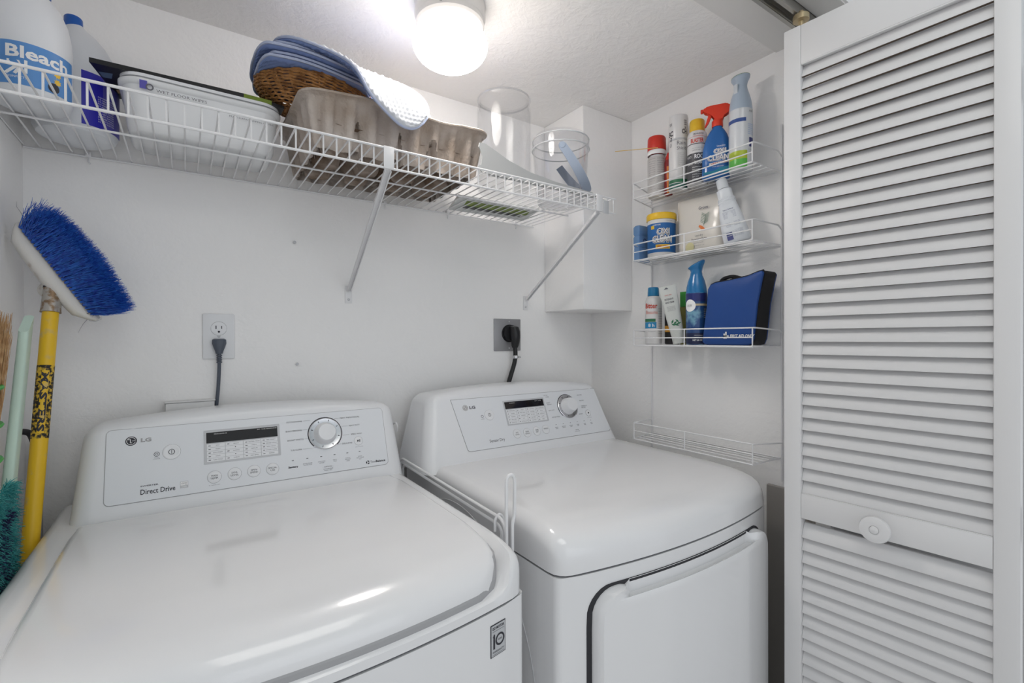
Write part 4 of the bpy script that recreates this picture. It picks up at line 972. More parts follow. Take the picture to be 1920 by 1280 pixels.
part('top_rim', tube([(c[0]+.0232*cos(a), c[1]+.0232*sin(a), ZR[0]+.2595+.0026*(-sin(ph)*cos(a)+cos(ph)*sin(a))) for a in [j*2*pi/32 for j in range(32)]], .0009, 6, closed=True), mat('rim_green', (.20, .30, .15), .4), t)

# ---- second tier
z = ZR[1]
bb_ = thing('blue_carton', 'small narrow pale blue plastic carton at the far end of the second tier', 'carton', (1.262, 1.088, z))
b = bmesh.new(); rings = []
for g, zz_ in ((0, 0), (0, .040), (-.0025, .046), (0, .052), (0, .078), (-.0025, .084), (0, .090), (0, .112), (-.004, .118)):
    rings.append([b.verts.new((x, y, z+zz_)) for x, y in rrect(1.235-g, 1.290+g, 1.078-g, 1.104+g, .003, 2)])
for A, B in zip(rings, rings[1:]):
    for k in range(len(A)): b.faces.new((A[k], A[(k+1) % len(A)], B[(k+1) % len(A)], B[k]))
b.faces.new(rings[0][::-1]); b.faces.new(rings[-1]); PALEB = mat('pale_blue', (.14, .27, .50), .4); part('carton_body', b, PALEB, bb_)
b = bmesh.new(); ring(1.262, z+.068, .005, .0075, (0, 1.0775, 0), (1, 0, 0), (0, 0, 1), b); part('carton_mark', b, NAVY, bb_)
c = (1.272, 1.018); TUBB = mat('tub_blue', (.015, .12, .36), .35)
PO = [(.040, 0), (.0425, .002), (.0430, .006), (.0435, .095), (.0442, .112), (.0442, .1205)]
t, ph, P_ = can('powder_tub', 'blue stain remover tub with yellow lid on the second tier', 'tub', c, z, (PO, CREAM),
    [(.016, .108, -2.0, 2.0, TUBB, 'label'), (.026, .040, -.42, .62, YCAP, 'label_strip'), (.090, .101, -.80, -.52, YCAP, 'label_flash')],
    [('OXI', .12, .0815, .020, .042, PUREW, .10), ('CLEAN', .05, .058, .021, .066, PUREW, .10), ('VERSATILE', .10, .033, .007, .036, REDP, .02), ('LAUNDRY+HOME', -.35, .102, .004, .026, PUREW, 0), ('STAIN FIGHTER', .55, .114, .003, .022, GREY, 0)])
b = bmesh.new(); 
for s, dp, zz_, h, w__ in (('OXI', .12, .0815, .020, .040), ('CLEAN', .05, .058, .021, .063)): wrap(b, s, ph+dp, z+zz_, h, c, .0450, width=w__, bold=.05)
part('logo_outline', b, INK, t, kind='stuff')
b = bmesh.new()
for s, dp, zz_, h, w__ in (('OXI', .12, .0815, .0195, .038), ('CLEAN', .05, .058, .0205, .0605)): wrap(b, s, ph+dp, z+zz_, h, c, .0456, width=w__, bold=0)
part('logo_letters', b, PUREW, t, kind='stuff')
part('lid', lathe([(.0462, z+.1208), (.0468, z+.122), (.0468, z+.138), (.0445, z+.1415), (.0001, z+.1418)], c, 40), YCAP, t)
# pouch
def pouch(nm, label, o, u, n, W0, W1, Hh, th, m_, parts=None):
    """pillow-shaped standing pouch; o bottom centre, u along its face, n outward"""
    t = thing(nm, label, 'pouch', tuple(o)); b = bmesh.new(); NI, NJ = 18, 22; F_ = []
    for sgn in (1, -1):
        G = []
        for i in range(NI+1):
            row = []
            for j in range(NJ+1):
                s = -1+2*i/NI; v = j/NJ; wd = W0+(W1-W0)*v
                d = th*sqrt(max(0, 1-s**4))*(1-v)**.45*(1 if v > .0 else .7)+.0004+.0015*noise.noise(Vector((s*3, v*5, 1)))*(1-abs(s))
                row.append(b.verts.new(Vector(o)+u*(s*wd/2)+n*sgn*d+Vector((0, 0, 1))*v*Hh))
            G.append(row)
        for i in range(NI):
            for j in range(NJ): b.faces.new((G[i][j], G[i+1][j], G[i+1][j+1], G[i][j+1]))
        F_.append(G)
    for j in range(NJ):
        for i in (0, NI): b.faces.new((F_[0][i][j], F_[0][i][j+1], F_[1][i][j+1], F_[1][i][j]))
    for i in range(NI):
        for j in (0, NJ): b.faces.new((F_[0][i][j], F_[0][i+1][j], F_[1][i+1][j], F_[1][i][j]))
    part('pouch_film', b, m_, t, sharp=50)
    return t
o = Vector((1.292, .884, z)); u = Vector((.06, -1, 0)).normalized(); n = Vector((-1, -.06, 0))
up = pouch('detergent_pouch', 'cream plastic detergent pouch standing behind the wires of the second tier', o, u, n, .155, .165, .172, .022, mat('pouch_cream', (.66, .63, .58), .3, coat=.3))
zu = Vector((0, 0, 1)); fo = o+n*.0235
def pz(v): return n*(-.0225*(1-(1-v)**.45))
b = bmesh.new(); text(b, 'Grove', .014, .146, .0090, fo+pz(.8)*.55-Vector((0,0,.012)), u, zu, width=.030, bold=.02); ring(.020, .112, .0001, .0001, fo, u, zu, b) if 0 else None
text(b, 'Laundry', .004, .0520, .0060, fo, u, zu, width=.026); text(b, 'Detergent Packs', .004, .0410, .0065, fo, u, zu, width=.050, bold=.02); text(b, 'ORANGE AND ROSEMARY', .002, .030, .0024, fo, u, zu, width=.032); text(b, '24 LOADS NET WT 12 OZ', .004, .022, .0022, fo, u, zu, width=.034)
part('pouch_print', b, SOFTINK, up, kind='stuff')
b = bmesh.new(); fo2 = fo-n*.006
line2(.016, .080, .022, .112, .0016, fo2, u, zu, b)
for k in range(7):
    yb = .085+k*.0042; xb = .017+k*.0008
    line2(xb, yb, xb-.012, yb+.008, .0016, fo2, u, zu, b); line2(xb, yb, xb+.012, yb+.006, .0016, fo2, u, zu, b)
part('leaf_print', b, mat('print_sage', (.25, .33, .27), .6), up, kind='stuff')
b = flat([(.001, .078), (.009, .069), (.022, .066), (.020, .071), (.013, .078), (.004, .083)], fo-n*.003, u, zu); part('fruit_print', b, mat('print_orange', (.75, .20, .05), .5), up)
b = flat(circ(-.026, .020, .014, 18), fo+n*.0001, u, zu); part('seal_print', b, mat('print_pale_yellow', (.62, .58, .33), .5), up)
# leaning white bottle
lb = thing('softener_bottle', 'white flared plastic bottle leaning left on the second tier', 'bottle', (1.262, .752, z))
b = bmesh.new(); rings = []
for hw_, hd_, zz_ in ((.034, .017, 0), (.037, .020, .004), (.036, .020, .030), (.031, .0185, .080), (.026, .017, .106), (.0235, .0165, .120), (.025, .0175, .1215), (.025, .0175, .1235), (.0228, .016, .125), (.0242, .017, .1265), (.0242, .017, .1285), (.0222, .016, .130), (.0235, .0165, .1315), (.0235, .0165, .1335), (.021, .015, .135), (.0205, .015, .160), (.016, .013, .163), (.0115, .0115, .164)):
    rings.append([b.verts.new((hw_*math.copysign(abs(cos(a))**.85, cos(a)), hd_*math.copysign(abs(sin(a))**.85, sin(a)), zz_)) for a in [k*2*pi/32 for k in range(32)]])
for A, B in zip(rings, rings[1:]):
    for k in range(32): b.faces.new((A[k], A[(k+1) % 32], B[(k+1) % 32], B[k]))
b.faces.new(rings[0][::-1]); b.faces.new(rings[-1])
ph = pi+.42; uL = Vector((-sin(ph), cos(ph), 0)); nL = Vector((cos(ph), sin(ph), 0)); lean = -.235
# local x -> uL (to the right seen from the room), local y -> -nL
base = Matrix(((uL.x, -nL.x, 0, 0), (uL.y, -nL.y, 0, 0), (0, 0, 1, 0), (0, 0, 0, 1)))
ML = Matrix.Translation((1.262, .752, z+.0083)) @ base @ Matrix.Rotation(lean, 4, 'Y') @ Matrix.Scale(.955, 4)
b.transform(ML); BWH = mat('bottle_cool_white', (.70, .73, .77), .35); part('bottle_body', b, BWH, lb)
b = lathe([(.0150, .164), (.0155, .166), (.0150, .190), (.013, .193), (.0001, .193)], (0, 0), 24); b.transform(ML); part('cap', b, BWH, lb)
b = bmesh.new(); A = ((0, -.0210, 0), (1, 0, 0), (0, .035, 1))
text(b, 'Fabric Softener', -.001, .098, .0035, *A, width=.028, bold=.03)
for k in range(6): text(b, 'FRESH SCENT LASTS LONG AND', -.001, .091-k*.0035, .0020, *A, width=.034)
for k in range(4): text(b, 'INSTRUCTIONS FOR USE READ LABEL', .002, .058-k*.0035, .0020, *A, width=.038)
for k in range(6): text(b, 'KEEP OUT OF REACH', .010, .034-k*.0035, .0018, *A, width=.026)
b.transform(ML); part('label_print', b, mat('print_slate', (.20, .22, .32), .6), lb, kind='stuff')
b = bmesh.new(); flat(rect(-.022, -.006, .022, .031), (0, -.0212, 0), (1, 0, 0), (0, .035, 1), b); flat(rect(-.022, -.006, .008, .020), (0, -.0212, 0), (1, 0, 0), (0, .035, 1), b); b.transform(ML); part('label_blocks', b, mat('print_indigo', (.08, .09, .25), .5), lb, kind='stuff')

# ---- third tier
z = ZR[2]
c = (1.266, 1.046)
t, ph, P_ = can('sunscreen_can', 'white can with blue cap and red lettering, far end of the third tier', 'can', c, z, ([(.024, 0), (.0265, .003), (.0268, .120), (.0262, .140), (.0220, .152), (.0170, .157)], CANW),
    [(.052, .072, -1.3, .35, mat('label_sky', (.02, .25, .50), .4), 'label_panel'), (.073, .083, -1.3, .25, GRN, 'label_leaf')],
    [('Bitter', -.30, .125, .016, .042, REDP, .02), ('Blossoms', -.25, .104, .011, .040, mat('print_coral', (.75, .25, .18), .5), .0), ('8 h', -.25, .062, .010, .020, PUREW, .02), ('SPF LOTION SPRAY', -.2, .042, .003, .026, GREY, 0), ('NET WT 6 OZ', -.1, .022, .0035, .022, NAVY, 0)]+[(s, .95, .115-k*.008, .003, .02, mat('print_slate2', (.25, .28, .34), .6) if k == 0 else bpy.data.materials['print_slate2'], 0) for k, s in enumerate(('DRUG FACTS', 'ACTIVE', 'PURPOSE', 'USES', 'WARNINGS', 'DO NOT USE', 'STOP USE', 'DIRECTIONS', 'SHAKE', 'INACTIVE', 'QUESTIONS'))])
part('cap', lathe([(.0172, z+.157), (.0185, z+.158), (.0172, z+.183), (.0150, z+.186), (.0001, z+.186)], c, 32), mat('cap_azure', (.01, .19, .40), .35), t)
# dark bottle glimpsed between
dk = thing('dark_tube', 'dark narrow tube with orange band behind the pale leaning tube, third tier', 'tube', (1.292, 1.002, z))
part('tube_body', box(1.285, 1.305, .972, 1.018, z, z+.110, .004), mat('tube_near_black', (.02, .018, .02), .4), dk)
b = box(1.2842, 1.2848, .975, 1.015, z+.040, z+.060); part('tube_band', b, mat('tube_amber', (.70, .33, .04), .5), dk)
# leaning tube
lt = thing('lotion_tube', 'pale flat tube with green leaves printed near its foot, leaning, third tier', 'tube', (1.258, .965, z))
ph = camphi(1.258, .965)+.05; uL = Vector((-sin(ph), cos(ph), 0)); nL = Vector((cos(ph), sin(ph), 0))
base = Matrix(((uL.x, -nL.x, 0, 0), (uL.y, -nL.y, 0, 0), (0, 0, 1, 0), (0, 0, 0, 1)))
ML = Matrix.Translation((1.258, .940, z+.0035)) @ base @ Matrix.Rotation(-.20, 4, 'Y')
b = bmesh.new(); rings = []
for hw_, hd_, zz_ in ((.0165, .0165, 0), (.0185, .0185, .002), (.0185, .0180, .030), (.0190, .0150, .031), (.0225, .0120, .080), (.0250, .0055, .150), (.0255, .0012, .172), (.0255, .0010, .182)):
    rings.append([b.verts.new((hw_*cos(a), hd_*sin(a), zz_)) for a in [k*2*pi/32 for k in range(32)]])
for A, B in zip(rings, rings[1:]):
    for k in range(32): b.faces.new((A[k], A[(k+1) % 32], B[(k+1) % 32], B[k]))
b.faces.new(rings[0][::-1]); b.faces.new(rings[-1]); b.transform(ML); part('tube_body', b, mat('tube_pale', (.62, .64, .61), .4), lt)
b = bmesh.new(); A = ((0, -.0152, .0), (1, 0, 0), (0, .065, 1))
for k, s in enumerate(('INTENSIVE', 'HAND CREAM')): text(b, s, -.003, .140-k*.010, .0055, (0, -.0205, 0), (1, 0, 0), (0, .092, 1), width=.026, bold=.02)
for k in range(4): text(b, 'WITH ALOE AND OLIVE', -.002, .116-k*.004, .0020, (0, -.0205, 0), (1, 0, 0), (0, .092, 1), width=.024)
flat([(-.012, .172), (.002, .172), (.0, .175), (-.004, .178), (-.008, .175)], (0, -.0158, 0), (1, 0, 0), (0, .078, 1), b)
b.transform(ML); part('tube_print', b, SOFTINK, lt, kind='stuff')
b = bmesh.new(); text(b, 'SINCE 1974', -.003, .153, .0036, (0, -.0205, 0), (1, 0, 0), (0, .092, 1), width=.020); b.transform(ML); part('tube_red_print', b, REDP, lt, kind='stuff')
b = bmesh.new()
for cx, cy, a in ((0, .065, .6), (.007, .070, 2.2), (-.007, .070, 1.0), (.004, .058, -.6), (-.005, .060, 2.8), (.010, .062, .1)):
    p = [(cx+.0075*cos(a)*f-.003*sin(a)*g, cy+.0075*sin(a)*f+.003*cos(a)*g) for f, g in ((-1, 0), (0, 1), (1, 0), (0, -1))]; flat(p, (0, -.0185, 0), (1, 0, 0), (0, .078, 1), b)
b.transform(ML); part('leaf_print', b, GRN, lt, kind='stuff')
# green box behind
gb = thing('green_box', 'olive box with bright green top behind the leaning pale tube, third tier', 'box', (1.300, .935, z))
part('box_body', box(1.288, 1.325, .920, .960, z, z+.118, .001), mat('box_olive', (.18, .17, .03), .5), gb)
part('box_top', box(1.288, 1.325, .920, .960, z+.1182, z+.165, .001), mat('box_green', (.03, .25, .03), .45), gb)
# blue freshener
c = (1.264, .884); FB = mat('can_deep_blue', (.02, .07, .22), .22, coat=.4, vary=(22, (.16, .35, .48), .50, .62)); TOPB = mat('sprayer_blue', (.01, .16, .40), .25, coat=.3)
t, ph, P_ = freshener('air_freshener_can', 'blue ocean-patterned air freshener can with flared blue top, third tier', c, z, 1.001, FB, TOPB,
    [(.128, .152, -3.2, 3.2, NAVY, 'label_dark'), (.115, .121, -.3, 1.5, mat('label_gold', (.50, .42, .28), .4), 'label_gold'), (.003, .035, -3.2, 3.2, mat('label_midnight', (.012, .02, .07), .35), 'label_base')],
    [('NET 8.8 OZ', .1, .014, .0045, .028, PUREW, .03), ('UNSTOPABLES', .2, .028, .0025, .026, PUREW, 0)]
    +[('AIR MIST', 1.0, .105-k*.006, .0028, .018, LGREY, 0) for k in range(5)], -1)
b = bmesh.new(); wdisc(b, -.020, .116, .018, ph, z, c, .0309, 28); part('round_label', b, PUREW, t)
b = bmesh.new(); wrap(b, 'AIR', ph-.66, z+.116, .0075, c, .0314, width=.018); part('round_label_print', b, GREY, t, kind='stuff')
# pale bottle behind
pb_ = thing('pale_bottle', 'pale yellow-labelled bottle glimpsed between the blue can and the first aid bag', 'bottle', (1.302, .842, z))
part('bottle_body', lathe([(.018, z), (.021, z+.003), (.021, z+.130), (.016, z+.142), (.009, z+.150), (.009, z+.178), (.0001, z+.180)], (1.308, .842), 24), mat('bottle_frost', (.42, .47, .44), .4), pb_)
part('bottle_label', lathe([(.0213, z+.085), (.0213, z+.125)], (1.308, .842), 24, a0=2.4, a1=5.2, caps=False), mat('label_straw', (.52, .48, .28), .5), pb_)

# first aid bag
BAG = mat('bag_blue', (.012, .062, .26), .45, bump=(18, .7, 2)); BAGK = mat('bag_black', (.008, .008, .010), .7)
fb = thing('first_aid_bag', 'blue zipped first aid bag with black sides, nearest on the third tier', 'bag', (1.28, .76, z))
# face outline in (y, z): far bottom, near bottom, near top, far top
o = Vector((1.236, 0, z)); 
SB = .925
face = [(.846, .010), (.838, .003), (.826, 0), (.712, .0), (.700, .004), (.694, .020), (.684, .120), (.672, .185), (.668, .203), (.672, .210), (.684, .208), (.712, .199), (.760, .193), (.806, .190), (.820, .185), (.828, .172), (.832, .120), (.840, .060)]
face = [(a_, b_*SB) for a_, b_ in face]
def bagface(x0, x1, m_, nm, grow=0, bul=.006, zoff=0):
    b = bmesh.new(); cy = sum(p[0] for p in face)/len(face); cz = sum(p[1] for p in face)/len(face); lay = []
    for k, f in ((0, 1), (1, .97), (2, .85), (3, .6), (4, .3)):
        lay.append([b.verts.new((x0-bul*sqrt(max(0, 1-f**3))+.0012*noise.noise(Vector((p[0]*30, p[1]*30, k))), cy+(p[0]-cy)*(f+grow), z+max(.0, cz+(p[1]-cz)*(f+grow)))) for p in face])
    n_ = len(face)
    for A, B in zip(lay, lay[1:]):
        for k in range(n_): b.faces.new((A[k], A[(k+1) % n_], B[(k+1) % n_], B[k]))
    b.faces.new(lay[-1])
    bk_ = [b.verts.new((x1, v.co.y, v.co.z)) for v in lay[0]]
    for k in range(n_): b.faces.new((lay[0][k], lay[0][(k+1) % n_], bk_[(k+1) % n_], bk_[k]))
    b.faces.new(bk_); return part(nm, b, m_, fb, sharp=55)
bagface(1.238, 1.246, BAG, 'front_panel', 0, .007)
bagface(1.2462, 1.300, BAGK, 'gusset', .012, 0)
bagface(1.3002, 1.306, BAG, 'back_panel', 0, 0)
part('zip_piping', tube([(1.2440, .76+(p[0]-.76)*1.012, z+.1+(p[1]-.1)*1.01+.001) for p in face], .0022, 6, closed=True), BAGK, fb)
part('carry_loop', tube(fillet([(1.27, .815, z+.168), (1.265, .800, z+.188), (1.265, .770, z+.193), (1.265, .735, z+.180)], .02, 5), .0055, 8), BAGK, fb)
o = Vector((1.2305, 0, z)); u = Vector((0, -1, 0)); 
b = bmesh.new(); A = (o, u, zu)
text(b, 'FIRST AID ONLY', -.722, .0255, .0085, *A, width=.068, bold=.035, shear=.2)
flat(rect(-.7705, -.7660, .0180, .0370), *A, b); flat(rect(-.7755, -.7600, .0230, .0270), *A, b); flat(rect(-.7755, -.7715, .0180, .0320), *A, b)
part('bag_lettering', b, PUREW, fb, kind='stuff')

# ================================================================ OUTLETS
ot = thing('wall_outlet', 'white duplex wall outlet with a grey plug in its lower socket', 'outlet', (.0665, D, 1.3295))
part('face_plate', box(.032, .101, D-.006, D, 1.273, 1.386, .0022), WHITE, ot)
Po = Pan((.0665, D-.006, 1.3295), 0)
part('socket', prism([(x*.0168, y*.0142+.0195) for x, y in [(math.copysign(min(1, abs(cos(a))*1.05), cos(a)), math.copysign(min(.86, abs(sin(a))), sin(a))) for a in [k*2*pi/32 for k in range(32)]]], *Po.at(0), Po.n*.0015), WHITE, ot)
part('socket', prism([(x*.0168, y*.0142-.0195) for x, y in [(math.copysign(min(1, abs(cos(a))*1.05), cos(a)), math.copysign(min(.86, abs(sin(a))), sin(a))) for a in [k*2*pi/32 for k in range(32)]]], *Po.at(0), Po.n*.0015), WHITE, ot)
b = bmesh.new(); ring(0, .0195, .0169, .0176, *Po.at(.0004), b); part('socket_joint', b, GREY, ot)
b = bmesh.new(); A = Po.at(.0018); flat(rect(-.0072, -.0052, .0185, .0265), *A, b); flat(rect(.0052, .0068, .0190, .0260), *A, b); flat(circ(0, .0115, .0026, 12), *A, b); part('slot', b, INK, ot)
part('screw', disc(Po, 0, 0, [(.0034, 0), (.0028, .0012), (.0001, .0014)], 12), LGREY, ot)
GPL = mat('plug_grey', (.085, .10, .13), .45)
pg = thing('power_cord', 'dark grey power plug and cord hanging from the white outlet behind the washer', 'cord', (.0665, D-.02, 1.10))
b = bmesh.new(); rings = []
for s, hw_, hd_ in ((0, .0125, .010), (.004, .0150, .014), (-.006, .0155, .015), (-.016, .0120, .012), (-.024, .0075, .0085)): pass
for zz_, hw_, y0 in ((1.3235, .0110, .010), (1.3210, .0150, .016), (1.3120, .0155, .020), (1.3020, .0125, .019), (1.2920, .0088, .017), (1.2860, .0075, .016)):
    rings.append([b.verts.new((.0665+hw_*cos(a), D-.0078-y0/2+y0/2*sin(a), zz_)) for a in [k*2*pi/20 for k in range(20)]])
for A_, B_ in zip(rings, rings[1:]):
    for k in range(20): b.faces.new((A_[k], A_[(k+1) % 20], B_[(k+1) % 20], B_[k]))
b.faces.new(rings[0]); b.faces.new(rings[-1][::-1]); part('plug', b, GPL, pg)
b = bmesh.new()
for k in range(4): lathe([(.0050, 1.2835-k*.0055), (.0062, 1.2830-k*.0055), (.0062, 1.2800-k*.0055), (.0048, 1.2795-k*.0055)], (.0665, D-.016), 14, bm=b)
part('strain_relief', b, GPL, pg)
part('cord', tube(fillet([(.0665, D-.016, 1.286), (.0665, D-.016, 1.255), (.064, D-.016, 1.20), (.058, D-.018, 1.14), (.056, D-.020, 1.06), (.056, D-.03, .60), (.056, D-.03, .20)], .05, 5), .0042, 10), GPL, pg)
o2 = thing('wall_outlet', 'square grey metal wall outlet holding a black plug', 'outlet', (.938, D, 1.335))
STEEL = mat('plate_steel', (.34, .34, .35), .4, metal=.5)
part('face_plate', box(.882, .994, D-.005, D, 1.278, 1.391, .002), STEEL, o2)
P2 = Pan((.944, D-.005, 1.340), 0); part('round_socket', disc(P2, 0, 0, [(.031, 0), (.031, .003), (.027, .0035), (.0001, .0035)], 36), BAGK, o2)
b = bmesh.new(); [join(b, disc(P2, .0, yy, [(.003, 0), (.0025, .0012), (.0001, .0013)], 10)) for yy in (.042, -.052)]; part('screw', b, LGREY, o2)
pc2 = thing('power_cord', 'thick black dryer plug and cord with a silver clamp in the square grey outlet', 'cord', (.95, D-.03, 1.10))
b = disc(P2, .002, 0, [(.029, .004), (.030, .010), (.026, .016), (.0001, .016)], 32)
part('plug_face', b, BAGK, pc2)
KB = mat('plug_black', (.012, .012, .014), .3)
b = bmesh.new(); rings = []
for zz_, hw_, yy, dp in ((1.366, .010, .022, .010), (1.362, .016, .026, .016), (1.345, .0185, .029, .020), (1.325, .0175, .030, .019), (1.310, .0155, .029, .016), (1.298, .0145, .026, .012), (1.290, .0115, .024, .010)):
    rings.append([b.verts.new((.948+(1.366-zz_)*.05+hw_*cos(a), D-.006-yy+dp*sin(a)*.9, zz_)) for a in [k*2*pi/20 for k in range(20)]])
for A_, B_ in zip(rings, rings[1:]):
    for k in range(20): b.faces.new((A_[k], A_[(k+1) % 20], B_[(k+1) % 20], B_[k]))
b.faces.new(rings[0]); b.faces.new(rings[-1][::-1]); part('plug', b, KB, pc2)
part('cord', tube(fillet([(.952, D-.030, 1.295), (.954, D-.030, 1.262), (.952, D-.026, 1.235), (.938, D-.022, 1.19), (.925, D-.02, 1.15), (.915, D-.022, 1.05), (.91, D-.03, .3)], .04, 5), .0078, 12), KB, pc2)
part('clamp', lathe([(.0090, 1.252), (.0098, 1.253), (.0098, 1.262), (.0090, 1.263)], (.9535, D-.030), 16), CHROME, pc2)
part('clamp_screw', tube([(.962, D-.034, 1.2565), (.971, D-.036, 1.2560)], .0028, 8), CHROME, pc2)
# bits on the wall
for x, zz_, lb_ in ((.244, 1.585, 'upper small nail in the bare back wall under the wire shelf'), (.249, 1.254, 'lower small nail in the bare back wall, above the washer')):
    b = disc(Pan((x, D, zz_), 0), 0, 0, [(.0015, 0), (.0015, .005), (.0042, .0055), (.0038, .0072), (.0001, .0076)], 12); solo('nail', b, LGREY, lb_, 'nail')

wb = thing('supply_box', 'white plastic pipe cover on the back wall just behind the washer console', 'cover', (.005, D, .93))
part('cover_body', box(-.043, .055, 1.385, D, .93, 1.172, .003), TRIM, wb)
part('cover_lip', box(-.045, .057, 1.383, D-.0005, 1.1722, 1.1745, .0005), TRIM, wb)

# ================================================================ FOLDED RACK BETWEEN THE MACHINES
dr = thing('drying_rack', 'folded white wire drying rack standing in the gap between washer and dryer', 'rack', (.503, 1.0, 0))
part('frame_bar', tube(fillet([(.497, 1.300, .004), (.497, 1.300, .978), (.497, 1.282, .988), (.497, .775, .976), (.497, .762, .964), (.497, .762, .004)], .012, 4), .0032, 8), WIRE, dr)
part('frame_bar', tube(fillet([(.500, 1.288, .004), (.500, 1.288, .962), (.500, 1.274, .972), (.500, .790, .959), (.500, .778, .95), (.500, .778, .004)], .012, 4), .0032, 8), WIRE, dr)
part('upright_loop', tube(fillet([(.494, .752, .60), (.494, .752, 1.056), (.499, .752, 1.064), (.508, .752, 1.064), (.513, .752, 1.054), (.512, .752, .985), (.506, .750, .972), (.506, .750, .60)], .006, 4), .0033, 8), WIRE, dr)
part('catch', tube(fillet([(.489, .785, .950), (.490, .786, .972), (.498, .786, .982), (.508, .786, .976), (.508, .785, .962)], .006, 3), .0028, 8), WIRE, dr)
part('hook', tube(fillet([(.497, 1.372, .985), (.494, 1.372, 1.060), (.492, 1.340, 1.078), (.494, 1.325, 1.082), (.497, 1.320, 1.070), (.496, 1.325, 1.058)], .008, 4), .0028, 8), WIRE, dr)
for zz_ in (.15, .35, .55, .75): part('cross_rod', tube([(.503, .764, zz_), (.503, 1.298, zz_)], .0025, 8), WIRE, dr)

# ================================================================ BROOMS
# push broom upside down, yellow handle
YP = mat('pole_yellow', (.80, .50, .02), .4, vary=(35, (.55, .42, .20), .58, .72)); WOR = mat('worn_print', (.02, .018, .015), .6, vary=(160, (.70, .45, .04), .48, .60))
A_, B_ = Vector((-.2205, 1.285, 1.378)), Vector((-.2722, 1.03, .01)); dd = (B_-A_).normalized()
pbm = thing('push_broom', 'upturned push broom with blue bristles and worn yellow handle in the left corner', 'broom', (-.255, 1.03, 0))
part('handle', tube([A_+dd*.001, B_], .0125, 24), YP, pbm)
part('ferrule', tube([A_-dd*.046, A_-dd*.002, A_+dd*.003], [.0138, .0152, .0158], 24), mat('ferrule_metal', (.45, .42, .38), .45, metal=.4, vary=(90, (.25, .16, .09), .45, .6)), pbm)
part('ferrule_rim', tube([A_-dd*.050, A_-dd*.0455], [.0142, .0142], 24), DARK, pbm)
part('printed_sleeve', tube([A_+dd*.108, A_+dd*.245], .0128, 24), WOR, pbm)
MS = Matrix.Translation(A_) @ (-dd).to_track_quat('Z', 'Y').to_matrix().to_4x4(); q = MS.inverted().to_3x3() @ Vector((.2, -1, 0)); ph = math.atan2(q.y, q.x)
b = lathe([(.0132, -.236), (.0132, -.118)], (0, 0), 10, a0=ph-.42, a1=ph+.42, caps=False); b.transform(MS); part('print_ground', b, YP, pbm)
b = bmesh.new(); wrap(b, 'MASTERS', ph, -.177, .0100, (0, 0), .0136, width=.112, bold=.05, rot=-pi/2); b.transform(MS); part('print_letters', b, INK, pbm, kind='stuff')
# block
ax = (Vector((-.163, 1.300, 1.385))-Vector((-.262, 1.290, 1.545))); Lb = ax.length; ax.normalize(); cb = Vector((-.2050, 1.295, 1.457))
br_d = Vector((.82, -.36, .45)).normalized(); br_d = (br_d-ax*br_d.dot(ax)).normalized(); sdv = ax.cross(br_d).normalized()
def blk(s, t, o_): return cb+ax*s+br_d*t+sdv*o_
b = bmesh.new(); rings = []
for k in range(25):
    s = -1+2*k/24; e = sqrt(max(.0, 1-abs(s)**5)); wd = .028*max(.25, e); tk = .016+.004*(1-abs(s))
    if abs(s) > .8: tk *= max(.35, e)
    rings.append([b.verts.new(blk(s*Lb*.57, -tk+tk*cos(a), wd*sin(a))) for a in [j*2*pi/16 for j in range(16)]])
for P1, P2_ in zip(rings, rings[1:]):
    for k in range(16): b.faces.new((P1[k], P1[(k+1) % 16], P2_[(k+1) % 16], P2_[k]))
b.faces.new(rings[0]); b.faces.new(rings[-1][::-1])
part('block', b, mat('block_cream', (.68, .66, .62), .5, vary=(25, (.45, .38, .32), .62, .75)), pbm)
part('socket', tube([blk(.016, -.028, 0), blk(.02, -.042, 0), A_-dd*.049], [.017, .0165, .0125], 16), bpy.data.materials['block_cream'], pbm)
def bristle(i):
    s = random.uniform(-1, 1); o_ = random.uniform(-1, 1); s = round(s*13)/13+random.uniform(-.02, .02)
    root = blk(s*Lb*.50, -.001, o_*.019); L_ = .071*(1-.12*abs(s))*random.uniform(.9, 1.05)
    d = (br_d+ax*(s*.28+.10)+sdv*(o_*.30)+Vector((random.gauss(0, .05), random.gauss(0, .05), random.gauss(0, .05))))
    if s < -.75: d += Vector((random.gauss(0, .25), random.gauss(0, .2), random.gauss(0, .25)))
    tip = root+d.normalized()*L_; mid = (root+tip)/2+Vector((random.gauss(0, .003), random.gauss(0, .003), random.gauss(0, .003)))
    return [root, mid, tip], .00095
BBL = mat('bristle_blue', (.012, .06, .42), .4, vary=(120, (.03, .16, .62), .4, .6))
part('bristles', strands(5200, bristle), BBL, pbm, kind='stuff')
def stray(i):
    r = blk(random.choice((-1, 1))*Lb*.5, 0, 0); pts = [r]; d = Vector((random.gauss(0, 1), random.gauss(0, .4), random.gauss(-.2, 1))).normalized()
    for k in range(5): d = (d+Vector((random.gauss(0, .5), 0, random.gauss(0, .5)))).normalized(); pts.append(pts[-1]+d*.010)
    return pts, .0006
part('stray_fibres', strands(7, stray), mat('fibre_dark', (.10, .09, .12), .6), pbm, kind='stuff')

